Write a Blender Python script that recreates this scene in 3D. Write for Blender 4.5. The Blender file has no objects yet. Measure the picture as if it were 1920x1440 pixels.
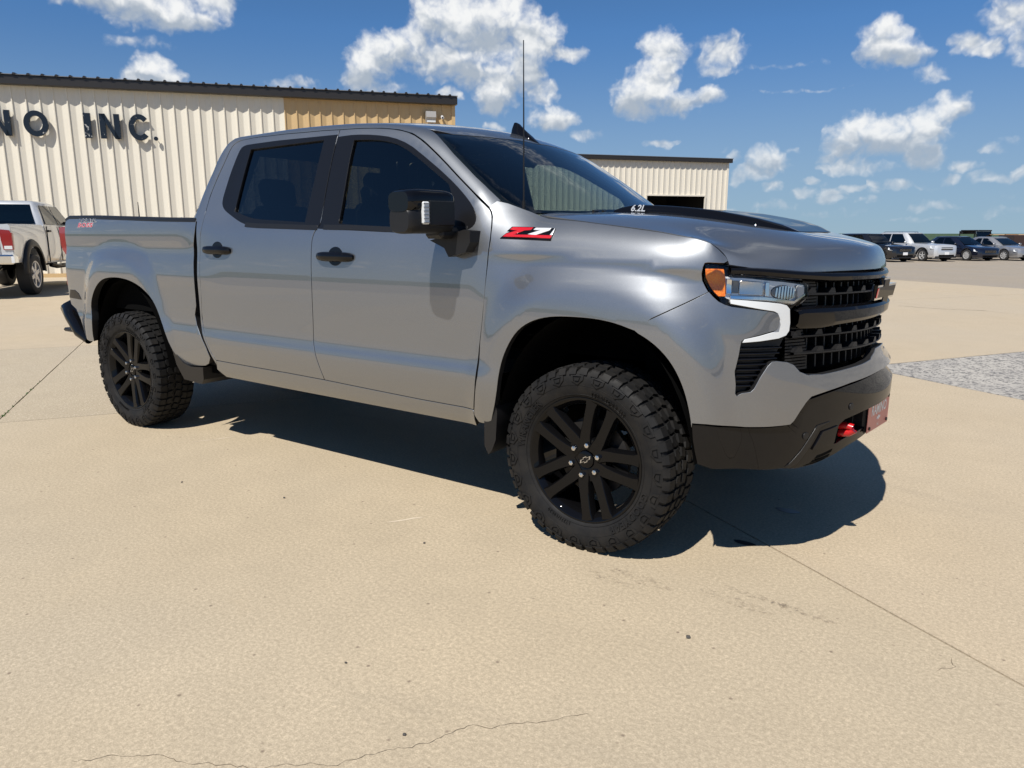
import bpy, bmesh, math, random
import numpy as np
from mathutils import Matrix, Vector
from mathutils.geometry import delaunay_2d_cdt

SC = bpy.context.scene
COL = SC.collection
R = math.radians

# ---------------------------------------------------------------- camera
cam_d = bpy.data.cameras.new('camera'); cam = bpy.data.objects.new('camera', cam_d); COL.objects.link(cam)
cam_d.sensor_width = 36.0; cam_d.lens = 1368.76 / 1920 * 36; cam_d.clip_start = .05; cam_d.clip_end = 6000
_yaw, _pitch, _roll = 2.17849959, -.203607949, .00079436
_f = Vector((math.cos(_yaw) * math.cos(_pitch), math.sin(_yaw) * math.cos(_pitch), math.sin(_pitch)))
_r = Vector((math.sin(_yaw), -math.cos(_yaw), 0)); _u = _r.cross(_f)
_r2 = _r * math.cos(_roll) + _u * math.sin(_roll); _u2 = _u * math.cos(_roll) - _r * math.sin(_roll)
cam.matrix_world = Matrix(((_r2.x, _u2.x, -_f.x, 1.48376), (_r2.y, _u2.y, -_f.y, -3.66578), (_r2.z, _u2.z, -_f.z, 1.384685), (0, 0, 0, 1)))
SC.camera = cam

# ---------------------------------------------------------------- sun, sky, exposure
SUN_DIR = Vector((.05, -.74, 1.0)).normalized()          # towards the sun
sun_d = bpy.data.lights.new('sun', 'SUN'); sun = bpy.data.objects.new('sun', sun_d); COL.objects.link(sun)
sun_d.energy = 5.0; sun_d.angle = R(.53); sun_d.color = (1.0, .95, .87)
sun.rotation_euler = SUN_DIR.to_track_quat('Z', 'Y').to_euler(); sun.location = (0, -20, 30)
SC.view_settings.view_transform = 'Standard'; SC.view_settings.look = 'None'
SC.view_settings.exposure = .22; SC.view_settings.gamma = 1.0; SC.view_settings.use_curve_mapping = False

world = bpy.data.worlds.new('World'); SC.world = world; world.use_nodes = True
WN = world.node_tree.nodes; WL = world.node_tree.links
WN.clear()
def wn(t, **kw):
    n = WN.new(t)
    for k, v in kw.items(): setattr(n, k, v)
    return n
def wmath(op, a, b=None, c=None, clamp=False):
    n = wn('ShaderNodeMath', operation=op, use_clamp=clamp)
    for i, v in enumerate((a, b, c)):
        if v is None: continue
        if isinstance(v, (int, float)): n.inputs[i].default_value = v
        else: WL.new(v, n.inputs[i])
    return n.outputs[0]
def wvec(op, a, b=None, s=None, out=0):
    n = wn('ShaderNodeVectorMath', operation=op)
    for i, v in enumerate((a, b)):
        if v is None: continue
        if isinstance(v, (tuple, list)): n.inputs[i].default_value = v
        else: WL.new(v, n.inputs[i])
    if s is not None:
        if isinstance(s, (int, float)): n.inputs['Scale'].default_value = s
        else: WL.new(s, n.inputs['Scale'])
    return n.outputs[out]
def wnoise(vec, scale, detail, rough, dist=0., out='Fac'):
    n = wn('ShaderNodeTexNoise'); n.inputs['Scale'].default_value = scale; n.inputs['Detail'].default_value = detail
    n.inputs['Roughness'].default_value = rough; n.inputs['Distortion'].default_value = dist
    WL.new(vec, n.inputs['Vector']); return n.outputs[out]
def wmap(v, a, b, c=0., d=1., smooth=True):
    n = wn('ShaderNodeMapRange', clamp=True, interpolation_type='SMOOTHSTEP' if smooth else 'LINEAR')
    WL.new(v, n.inputs[0]); 
    for i, k in enumerate((a, b, c, d)): n.inputs[i + 1].default_value = k
    return n.outputs[0]
def wmix(f, a, b):
    n = wn('ShaderNodeMix', data_type='RGBA')
    if isinstance(f, float): n.inputs[0].default_value = f
    else: WL.new(f, n.inputs[0])
    for i, v in ((6, a), (7, b)):
        if isinstance(v, tuple): n.inputs[i].default_value = v + (1,)
        else: WL.new(v, n.inputs[i])
    return n.outputs[2]
sky = wn('ShaderNodeTexSky', sky_type='NISHITA', sun_disc=False)
sky.sun_elevation = R(53.4); sky.sun_rotation = SUN_ROT = math.atan2(SUN_DIR.x, SUN_DIR.y)
sky.altitude = 5000; sky.air_density = 1.0; sky.dust_density = .0; sky.ozone_density = 10.0
D = wn('ShaderNodeTexCoord').outputs['Generated']
SKY_STRENGTH = .096
# cumulus field: (azimuth, elevation, half width, half height in degrees, weight) of each puff, broken up by noise
CLOUDS = [(152.52, 14.45, 2.72, 0.75, 1), (149.47, 14.21, 3.51, 1.23, 1), (147.58, 13.79, 2.31, 0.69, 1), (145.49, 15.08, 1.52, 1.25, 0.8), (149.65, 10.65, 1.1, 0.84, 1), (150.2, 9.89, 1.29, 0.98, 1), (148.57, 10.02, 0.99, 0.66, 1), (150.15, 12.07, 1.91, 0.38, 0.45), (134.91, 12.16, 1.71, 1.55, 1), (135.72, 10.92, 1.29, 1.19, 1), (133.18, 12.74, 1.53, 1.2, 1), (131.02, 14.67, 1.3, 1.34, 1), (129.09, 15.04, 2.31, 1.83, 1), (127.17, 14.06, 3.1, 2.38, 1), (125.23, 15.09, 2.32, 1.67, 1), (129.91, 12.23, 2.33, 1.39, 1), (127.98, 11.46, 1.96, 1.06, 1), (131.82, 13.46, 1.15, 1.02, 1), (123.28, 13.56, 1.95, 1.71, 1), (120.74, 12.74, 1.24, 0.52, 0.9), (125.62, 10.76, 1.77, 1.79, 1), (126.22, 9.57, 1.11, 1.02, 1), (123.86, 11.65, 1.37, 1.59, 1), (122.66, 9.86, 1.38, 0.94, 0.8), (121.66, 8.21, 1.66, 0.81, 1), (134.98, 10.24, 1.91, 0.64, 0.7), (113.85, 12.76, 1.5, 1.16, 1), (113.98, 11.46, 1.14, 0.87, 1), (114.88, 10.26, 2.22, 1.49, 1), (115.61, 9.39, 1.73, 1.08, 1), (112.75, 9.23, 1.89, 0.71, 1), (110.82, 9.66, 1.12, 0.63, 1), (109.77, 12.46, 1.68, 1.08, 0.85), (110.06, 11.29, 0.92, 0.48, 0.7), (99.37, 12.15, 1.46, 1.33, 1), (98.21, 11.48, 1.5, 0.79, 1), (99.3, 13.02, 0.95, 0.69, 1), (94.74, 11.66, 0.76, 0.67, 0.9), (93.56, 11.29, 1.03, 0.55, 0.9), (92.3, 12.97, 1.65, 1.31, 0.9), (91.76, 11.45, 0.82, 1.19, 0.6), (96.63, 10.07, 1.04, 0.57, 0.7), (100.77, 6.26, 1.6, 1.11, 1), (99.14, 6.32, 1.49, 1.23, 1), (97.48, 6.3, 1.58, 1.21, 1), (96.29, 6.76, 1.29, 1.32, 1), (95.2, 7.92, 0.96, 0.9, 1), (100.45, 7.17, 0.99, 0.96, 1), (96.56, 5.18, 1.31, 0.84, 1), (101.31, 5.59, 0.81, 0.56, 1), (101.29, 4.61, 1.29, 0.5, 0.9), (99.62, 4.48, 1.48, 0.45, 0.7), (106.22, 5.13, 1.34, 0.84, 1), (107.08, 4.35, 1.17, 0.66, 0.9), (113.69, 6.49, 1.0, 0.33, 0.8), (108.16, 4.0, 0.74, 0.52, 0.8), (105.73, 3.21, 0.8, 0.44, 0.8), (103.27, 3.6, 0.56, 0.29, 0.7), (100.5, 3.17, 0.74, 0.25, 0.8), (97.88, 3.21, 1.03, 0.38, 0.8), (92.74, 3.62, 0.99, 0.33, 0.7), (91.13, 3.87, 0.61, 0.42, 0.8), (108.51, 5.48, 0.59, 0.33, 0.6), (140.22, 10.27, 1.61, 0.38, 0.6), (129.37, 9.83, 1.02, 0.47, 0.9), (126.23, 7.8, 1.03, 0.33, 0.8), (104.77, 9.56, 3.48, 0.12, 0.38), (106.64, 11.2, 4.6, 0.2, 0.3), (101.71, 1.39, 2.07, 0.29, 0.4), (105.64, 1.99, 1.45, 0.34, 0.5), (95.23, 1.84, 1.54, 0.31, 0.5), (91.63, 1.44, 1.43, 0.27, 0.5), (97.02, 0.92, 1.92, 0.21, 0.4), (119.26, 7.07, 1.19, 0.37, 0.6)]

_sep = wn('ShaderNodeSeparateXYZ'); WL.new(D, _sep.inputs[0])
EL = wmath('MULTIPLY', wmath('ARCSINE', _sep.outputs[2]), 180 / math.pi)
AZ = wmath('MULTIPLY', wmath('ARCTAN2', _sep.outputs[1], _sep.outputs[0]), 180 / math.pi)
_c = wn('ShaderNodeCombineXYZ'); WL.new(AZ, _c.inputs[0]); WL.new(EL, _c.inputs[1]); AE = _c.outputs[0]
# domain warp so that no puff is an ellipse
_w1 = wn('ShaderNodeTexNoise'); _w1.inputs['Scale'].default_value = .55; _w1.inputs['Detail'].default_value = 3; WL.new(AE, _w1.inputs['Vector'])
AEw = wvec('ADD', AE, wvec('MULTIPLY', wvec('SUBTRACT', _w1.outputs['Color'], (.5, .5, .5)), (2.6, 1.5, 0)))
# the rest of the sky carries the same kind of scattered cumulus (seen in reflections)
_dz = wmath('MAXIMUM', _sep.outputs[2], .03)
_pl = wvec('SCALE', D, s=wmath('DIVIDE', 1.0, wmath('ADD', _dz, .06)))
_cov = wnoise(wvec('ADD', _pl, (7.3, 2.1, 0)), .95, 3., .55); _out = wmap(wmath('ABSOLUTE', wmath('SUBTRACT', AZ, 125.)), 42., 52.)
_out = wmath('MAXIMUM', _out, wmap(EL, 17.5, 24.)); _gen = wmath('MULTIPLY', wmath('MULTIPLY', wmap(_cov, .565, .75), _out), wmap(EL, .5, 3.))
# low rows of small puffs near the horizon
_lv = wn('ShaderNodeTexVoronoi', feature='F1'); _lv.inputs['Scale'].default_value = 1.0; WL.new(wvec('MULTIPLY', AEw, (.42, .95, 1)), _lv.inputs['Vector'])
_lc = wn('ShaderNodeSeparateColor'); WL.new(_lv.outputs['Color'], _lc.inputs[0]); _band = wmath('MULTIPLY', wmap(EL, .6, 1.6), wmap(EL, 3.6, 7.5, 1., 0.))
_low = wmath('MULTIPLY', wmath('MULTIPLY', wmap(_lv.outputs['Distance'], .62, .0), wmap(_lc.outputs[0], .12, .60)), wmath('MULTIPLY', _band, 1.05))
_f1 = wnoise(AE, .95, 6., .57); _f2 = wnoise(AE, 1.25, 3., .52)
_vo = wn('ShaderNodeTexVoronoi', feature='SMOOTH_F1'); _vo.inputs['Scale'].default_value = 1.5; _vo.inputs['Detail'].default_value = 1; _vo.inputs['Smoothness'].default_value = .6; WL.new(AEw, _vo.inputs['Vector'])
_bil = wmath('SUBTRACT', .42, _vo.outputs['Distance'])
_brk = wmath('ADD', wmath('MULTIPLY', wmath('SUBTRACT', _f1, .5), 1.05), wmath('MULTIPLY', _bil, .34))
_g = wn('ShaderNodeMapRange', clamp=True); WL.new(EL, _g.inputs[0]); _g.inputs[1].default_value = 0; _g.inputs[2].default_value = 14; _g.inputs[3].default_value = .50; _g.inputs[4].default_value = 1.22
CLEAR = wmix(wmap(EL, .0, 15., .74, 0.), wvec('MULTIPLY', wvec('SCALE', sky.outputs[0], s=_g.outputs[0]), (.90, 1.03, .93)), (3.0, 4.1, 5.2))
_lim = wmap(EL, 0., 9., .72, .97); _far = wmap(EL, 1., 8., .42, 0.)
def cloud_layer(pd, vd):
    """density and light of one stretch of cloud -> a Background shader"""
    den = wmath('ADD', pd, _brk); al = wmath('MULTIPLY', wmap(den, .04, .92), wmap(pd, .0, .30))
    sh = wmath('MULTIPLY_ADD', wmath('SUBTRACT', _f2, .5), .42, wmath('MULTIPLY', _bil, .26))
    if vd is not None: sh = wmath('MULTIPLY_ADD', vd, .75, sh)
    sh = wmath('SUBTRACT', sh, wmap(den, .8, 1.7, 0., .16))          # tops catch the sun, bases and thick middles are grey
    col = wmix(_far, wmix(wmap(sh, -.42, .20), (3.7, 4.25, 4.95), (8.4, 8.45, 8.4)), (3.0, 4.0, 5.1))
    b_ = wn('ShaderNodeBackground'); b_.inputs['Strength'].default_value = SKY_STRENGTH; WL.new(wmix(wmath('MULTIPLY', al, _lim), CLEAR, col), b_.inputs['Color']); return b_.outputs[0]
def stretch(lo, hi):
    pd = vd = None
    for a_, e_, ra, re, wt in CLOUDS:
        if a_ + 1.6 * ra + 1.5 < lo or a_ - 1.6 * ra - 1.5 > hi: continue
        sx, sy = 1 / (1.42 * ra), 1 / (1.42 * re); q_ = wn('ShaderNodeVectorMath', operation='MULTIPLY_ADD')
        WL.new(AEw, q_.inputs[0]); q_.inputs[1].default_value = (sx, sy, 0); q_.inputs[2].default_value = (-a_ * sx, -e_ * sy, 0); q_ = q_.outputs[0]
        p_ = wmath('MULTIPLY_ADD', wvec('DOT_PRODUCT', q_, q_, out=1), -wt, wt); pd = p_ if pd is None else wmath('SMOOTH_MAX', pd, p_, .12)
        if wt == 1 and re > .6:
            y_ = wn('ShaderNodeSeparateXYZ'); WL.new(q_, y_.inputs[0]); m_ = wmath('MAXIMUM', p_, 0.)
            vd = wmath('MULTIPLY', m_, y_.outputs[1]) if vd is None else wmath('MULTIPLY_ADD', m_, y_.outputs[1], vd)
    return cloud_layer(wmath('MAXIMUM', pd, _low), vd)
def pick(cond, a, b_):                       # cond 1 -> a, 0 -> b
    m_ = wn('ShaderNodeMixShader'); WL.new(cond, m_.inputs[0]); WL.new(b_, m_.inputs[1]); WL.new(a, m_.inputs[2]); return m_.outputs[0]
_edges = [168., 145.5, 135.5, 129., 118., 104., 82.]
_in = stretch(_edges[-1], _edges[-2])
for k_ in range(len(_edges) - 3, -1, -1): _in = pick(wmath('GREATER_THAN', AZ, _edges[k_ + 1]), stretch(_edges[k_ + 1], _edges[k_]), _in)
_gen_l = cloud_layer(wmath('MAXIMUM', wmath('MULTIPLY', _gen, .75), _low), None)
_reg = wmath('MULTIPLY', wmath('LESS_THAN', wmath('ABSOLUTE', wmath('SUBTRACT', AZ, 125.)), 43.), wmath('LESS_THAN', EL, 18.))
SKYSH = pick(_reg, _in, _gen_l)

WL.new(SKYSH, wn('ShaderNodeOutputWorld').inputs['Surface'])
SC.render.engine = 'CYCLES'; SC.cycles.max_bounces = 7; SC.cycles.diffuse_bounces = 3; SC.cycles.glossy_bounces = 4; SC.cycles.transmission_bounces = 3; SC.cycles.transparent_max_bounces = 10
SC.cycles.caustics_reflective = False; SC.cycles.caustics_refractive = False; SC.cycles.sample_clamp_indirect = 6.0
world.cycles.sampling_method = 'NONE'

# ---------------------------------------------------------------- surface maths of the pickup (x forward, y left, z up, metres)
def pchip(xk, yk, x):
    xk = np.asarray(xk, float); yk = np.asarray(yk, float); x = np.asarray(x, float)
    h = np.diff(xk); d = np.diff(yk) / h; m = np.zeros_like(yk)
    m[0], m[-1] = d[0], d[-1]
    for i in range(1, len(xk) - 1):
        if d[i - 1] * d[i] > 0:
            w1, w2 = 2 * h[i] + h[i - 1], h[i] + 2 * h[i - 1]
            m[i] = (w1 + w2) / (w1 / d[i - 1] + w2 / d[i])
    xc = np.clip(x, xk[0], xk[-1]); i = np.clip(np.searchsorted(xk, xc) - 1, 0, len(h) - 1)
    t = (xc - xk[i]) / h[i]; t2, t3 = t * t, t * t * t
    r = (2*t3 - 3*t2 + 1)*yk[i] + (t3 - 2*t2 + t)*h[i]*m[i] + (3*t2 - 2*t3)*yk[i + 1] + (t3 - t2)*h[i]*m[i + 1]
    return r + np.where(x < xk[0], (x - xk[0]) * m[0], 0) + np.where(x > xk[-1], (x - xk[-1]) * m[-1], 0)

def spline(xk, yk, x):                      # natural cubic spline, yk may be (n,k)
    xk = np.asarray(xk, float); yk = np.asarray(yk, float); x = np.asarray(x, float)
    n = len(xk); h = np.diff(xk); A = np.eye(n); b = np.zeros_like(yk)
    for i in range(1, n - 1):
        A[i, i - 1], A[i, i], A[i, i + 1] = h[i - 1], 2 * (h[i - 1] + h[i]), h[i]
        b[i] = 6 * ((yk[i + 1] - yk[i]) / h[i] - (yk[i] - yk[i - 1]) / h[i - 1])
    M = np.linalg.solve(A, b); i = np.clip(np.searchsorted(xk, x) - 1, 0, n - 2)
    sh = (-1,) + (1,) * (yk.ndim - 1)
    a = ((xk[i + 1] - x)).reshape(sh); c = ((x - xk[i])).reshape(sh); hh = h[i].reshape(sh)
    return M[i]*a**3/(6*hh) + M[i+1]*c**3/(6*hh) + (yk[i]/hh - M[i]*hh/6)*a + (yk[i+1]/hh - M[i+1]*hh/6)*c

def sst(a, b, x):
    t = np.clip((np.asarray(x, float) - a) / (b - a), 0, 1); return t * t * (3 - 2 * t)

# plan contour of the body: straight side (u = x), tail taper, round front corner; half of it, y positive
_F = np.array([(.10, 1.0), (.24, .997), (.38, .980), (.50, .940), (.595, .880), (.68, .800), (.755, .700), (.81, .600), (.857, .500),
               (.898, .395), (.928, .30), (.949, .20), (.961, .10), (.965, 0.), (.961, -.10), (.949, -.20), (.928, -.30), (.898, -.395), (.857, -.5)])
_fd = np.concatenate([[0], np.cumsum(np.hypot(*np.diff(_F, axis=0).T))]) + .10
_T = np.array([(-4.80, .900), (-4.65, .940), (-4.45, .962), (-4.2, .978), (-3.9, .988), (-3.5, .995), (-3.0, 1.0), (-2.0, 1.0), (-1.0, 1.0), (-.4, 1.0)])
_K = np.vstack([_T, _F]); _ku = np.concatenate([_T[:, 0], _fd])
U_MID = float(_fd[13])
def contour(u):
    u = np.asarray(u, float); far = u > U_MID; u = np.where(far, 2 * U_MID - u, u); P = spline(_ku, _K, u); D = (spline(_ku, _K, u + 1e-3) - spline(_ku, _K, u - 1e-3))
    L = np.hypot(D[:, 0], D[:, 1]); N = np.stack([-D[:, 1] / L, D[:, 0] / L], 1)
    g = np.where(far, -1., 1.); P = P.copy(); P[:, 1] *= g; N[:, 1] *= g
    return P, N

ARCH = [(.012, .36, .462, .672, 2.35), (-3.735, .36, .462, .700, 2.35)]
def arch_d(u, z, k):
    cx, cz, a, b, n = ARCH[k]
    e = (np.abs((u - cx) / a)**n + np.abs((np.maximum(z, cz) - cz) / b)**n)**(1 / n)
    return (e - 1) * .52

# side profile offsets (metres from the contour) by height, for several stations
_ZD = [.40, .46, .52, .58, .68, .725, .75, .79, .83, 1.0, 1.15, 1.27, 1.36, 1.41, 1.5, 1.6, 1.7, 1.8, 1.9, 2.02]
_OD = [-.10, -.055, -.020, -.003, .016, .020, .0175, .0085, .0055, .0065, .003, -.006, -.019, -.030, -.059, -.093, -.128, -.164, -.202, -.252]
_ZB = [.40, .48, .56, .66, .74, .79, .84, .95, 1.10, 1.20, 1.27, 1.295, 1.32, 1.38, 1.43, 1.48, 1.52]
_OB = [-.07, -.035, -.005, .010, .014, .008, .004, .006, .010, .000, -.011, -.012, -.0105, -.009, -.013, -.022, -.034]
_ZF = [.40, .52, .66, .80, .95, 1.06, 1.14, 1.20, 1.245, 1.275, 1.30, 1.34, 1.38, 1.41, 1.44, 1.47, 1.50]
_OF = [-.05, -.012, .008, .012, .014, .010, -.002, -.016, -.024, -.021, -.022, -.034, -.055, -.078, -.115, -.172, -.26]
# nose: bumper swells below the lamps
_ZN = [.36, .42, .50, .60, .70, .80, .90, 1.0, 1.1, 1.2, 1.3, 1.4]
_ON = [-.012, .0, .012, .020, .022, .020, .014, .006, .002, -.004, -.022, -.05]
_EU = [-.45, -.323, -.091, .05, .18, .28, .36, .43, .486, .523, .552, .60, .65]
_EZ = [1.495, 1.464, 1.436, 1.420, 1.404, 1.391, 1.378, 1.367, 1.351, 1.327, 1.300, 1.275, 1.262]
_EO = [-.185, -.160, -.125, -.115, -.107, -.099, -.088, -.071, -.056, -.045, -.041, -.042, -.045]
def offset(u, z):
    u = np.asarray(u, float); z = np.asarray(z, float); u = np.where(u > U_MID, 2 * U_MID - u, u)
    wb = 1 - sst(-3.0, -2.45, u); wf = sst(-.62, -.30, u); wn = sst(.50, .80, u)
    lower = wb * pchip(_ZB, _OB, z) + (1 - wb) * pchip(_ZD, _OD, z)
    # fender top: from the shoulder crease up to the hood gap
    uu = np.clip(u, -.45, .62)
    ez = pchip(_EU, _EZ, uu); eo = pchip(_EU, _EO, uu); zc = pchip([-.5, 0, .3, .5, .62], [1.30, 1.285, 1.262, 1.236, 1.215], uu)
    base = pchip(_ZF, _OF, np.minimum(z, zc) + 1.275 - zc); bc = pchip(_ZF, _OF, np.full_like(z, 1.275)); t = np.maximum(z - zc, 0) / (ez - zc)
    of2 = base + (eo - bc) * (.4 * t + .6 * np.where(t < 1, t, 1)**2.5 + np.where(t > 1, 1.5 * (t - 1), 0))
    o = (1 - wf) * lower + wf * of2
    wn = wn * (1 - .0 * t)
    o = (1 - wn) * o + wn * pchip(_ZN, _ON, z)
    for k in (0, 1):
        d = arch_d(u, z, k); fl = .030 * (1 - sst(.085, .24, d)) * sst(-.02, .0, d + .02)
        fl = fl * (1 - .8 * wn) * (1 - sst(1.18, 1.36, z))
        o = o + fl
    return o

def side_raw(u, z):
    P, N = contour(u); o = offset(u, z)
    return P[:, 0] + N[:, 0] * o, P[:, 1] + N[:, 1] * o, np.asarray(z, float)

# cab top: roof, windshield and back light as smooth intersection with the sides
def roof_z(x, y):
    return pchip([-3.0, -2.75, -2.5, -2.1, -1.7, -1.3, -1.05, -.8, -.5], [2.000, 2.018, 2.028, 2.034, 2.026, 1.996, 1.954, 1.895, 1.80], x) - .05 * (y / .7)**2
def wind_z(x, y):
    xc = x + .115 * (y / .75)**2              # glass bows back at its sides
    return 1.497 + (-.285 - xc) * .685 - .06 * (-.285 - xc)**2
def back_z(x, y):
    return 1.45 + np.where(x > -2.86, (x + 2.86) * 2.9, (x + 2.86) * 40)
def smin(a, b, k):
    h = np.maximum(k - np.abs(a - b), 0) / k; return np.minimum(a, b) - h * h * k * .25
def top_z(x, y):
    return smin(smin(roof_z(x, y), wind_z(x, y), .05), back_z(x, y), .16)
def half_width(x, z):
    xx = np.clip(x, -4.7, .1); _, y, _ = side_raw(xx, z); return y
def cab_f(x, y, z, hw=None):                 # < 0 inside
    a = np.abs(y) - (half_width(x, z) if hw is None else hw)
    tx = (top_z(x + .004, y) - top_z(x - .004, y)) / .008
    b = (z - top_z(x, y)) / np.sqrt(1 + tx * tx + .02)
    k = .07; h = np.maximum(k - np.abs(a - b), 0) / k
    return np.maximum(a, b) + h * h * k * .25
def cab_y(x, z):                             # right side of the cab: solve |y|
    lo = np.full(np.shape(x), .05); hi = np.full(np.shape(x), 1.1); hw = half_width(x, z)
    for _ in range(30):
        m = (lo + hi) / 2; s = cab_f(x, m, z, hw) < 0; lo = np.where(s, m, lo); hi = np.where(s, hi, m)
    return (lo + hi) / 2
def cab_z(x, y):
    lo = np.full(np.shape(x), 1.2); hi = np.full(np.shape(x), 2.2)
    for _ in range(34):
        m = (lo + hi) / 2; s = cab_f(x, y, m) < 0; lo = np.where(s, m, lo); hi = np.where(s, hi, m)
    return (lo + hi) / 2

# mappings: (a, b) -> point on the right (y < 0) half
def M_body(a, b):
    x, y, z = side_raw(np.asarray(a, float), np.asarray(b, float)); return np.stack([x, -y, z], 1)
def M_cab(a, b):
    a = np.asarray(a, float); b = np.asarray(b, float); return np.stack([a, -cab_y(a, b), b], 1)
def M_top(a, b):
    a = np.asarray(a, float); b = np.asarray(b, float); return np.stack([a, b, cab_z(a, b)], 1)

# hood: bicubic loft; rows t (centre, ..., gap line), columns s (cowl .. lip)
HOOD = np.array([
 [(-.225, 0, 1.478), (-.02, 0, 1.470), (.20, 0, 1.452), (.42, 0, 1.424), (.62, 0, 1.397), (.78, 0, 1.370), (.885, 0, 1.343), (.930, 0, 1.318), (.950, 0, 1.275), (.957, 0, 1.236)],
 [(-.235, -.22, 1.480), (-.02, -.22, 1.472), (.20, -.22, 1.454), (.42, -.22, 1.427), (.61, -.22, 1.399), (.76, -.22, 1.372), (.862, -.22, 1.345), (.908, -.22, 1.319), (.930, -.22, 1.275), (.938, -.22, 1.236)],
 [(-.265, -.43, 1.486), (-.04, -.44, 1.480), (.18, -.45, 1.464), (.38, -.46, 1.438), (.55, -.47, 1.408), (.67, -.47, 1.380), (.765, -.47, 1.350), (.815, -.47, 1.321), (.842, -.47, 1.275), (.851, -.47, 1.236)],
 [(-.30, -.60, 1.478), (-.06, -.62, 1.470), (.14, -.64, 1.452), (.32, -.655, 1.424), (.46, -.665, 1.392), (.57, -.67, 1.364), (.66, -.67, 1.337), (.715, -.67, 1.312), (.745, -.67, 1.273), (.756, -.67, 1.240)],
 [(-.325, -.735, 1.476), (-.10, -.765, 1.456), (.08, -.785, 1.436), (.24, -.797, 1.412), (.365, -.803, 1.386), (.455, -.806, 1.360), (.525, -.806, 1.336), (.575, -.806, 1.310), (.612, -.805, 1.282), (.632, -.804, 1.254)],
 [(-.330, -.842, 1.465), (-.10, -.874, 1.437), (.08, -.888, 1.416), (.245, -.894, 1.396), (.355, -.896, 1.378), (.426, -.896, 1.366), (.475, -.890, 1.350), (.508, -.878, 1.327), (.533, -.868, 1.300), (.550, -.868, 1.268)]], float)
_ht = np.array([0, .26, .52, .76, .92, 1.0]); _hs = np.linspace(0, 1, 10)
def M_hood(t, s):                             # t: 0 centre .. 1 right gap (negative = left)
    t = np.asarray(t, float); s = np.asarray(s, float); at = np.abs(t)
    full = np.concatenate([HOOD[:0:-1] * np.array([1, -1, 1]), HOOD]); ft = np.concatenate([-_ht[:0:-1], _ht])
    rows = np.stack([spline(_hs, full[i], s) for i in range(len(ft))])      # (11, n, 3)
    out = np.empty((len(t), 3))
    # spline across t, vectorised through basis values
    B = spline(ft, np.eye(len(ft)), t)                                      # (n, 11)
    out = np.einsum('nk,knc->nc', B, rows)
    return out

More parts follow.
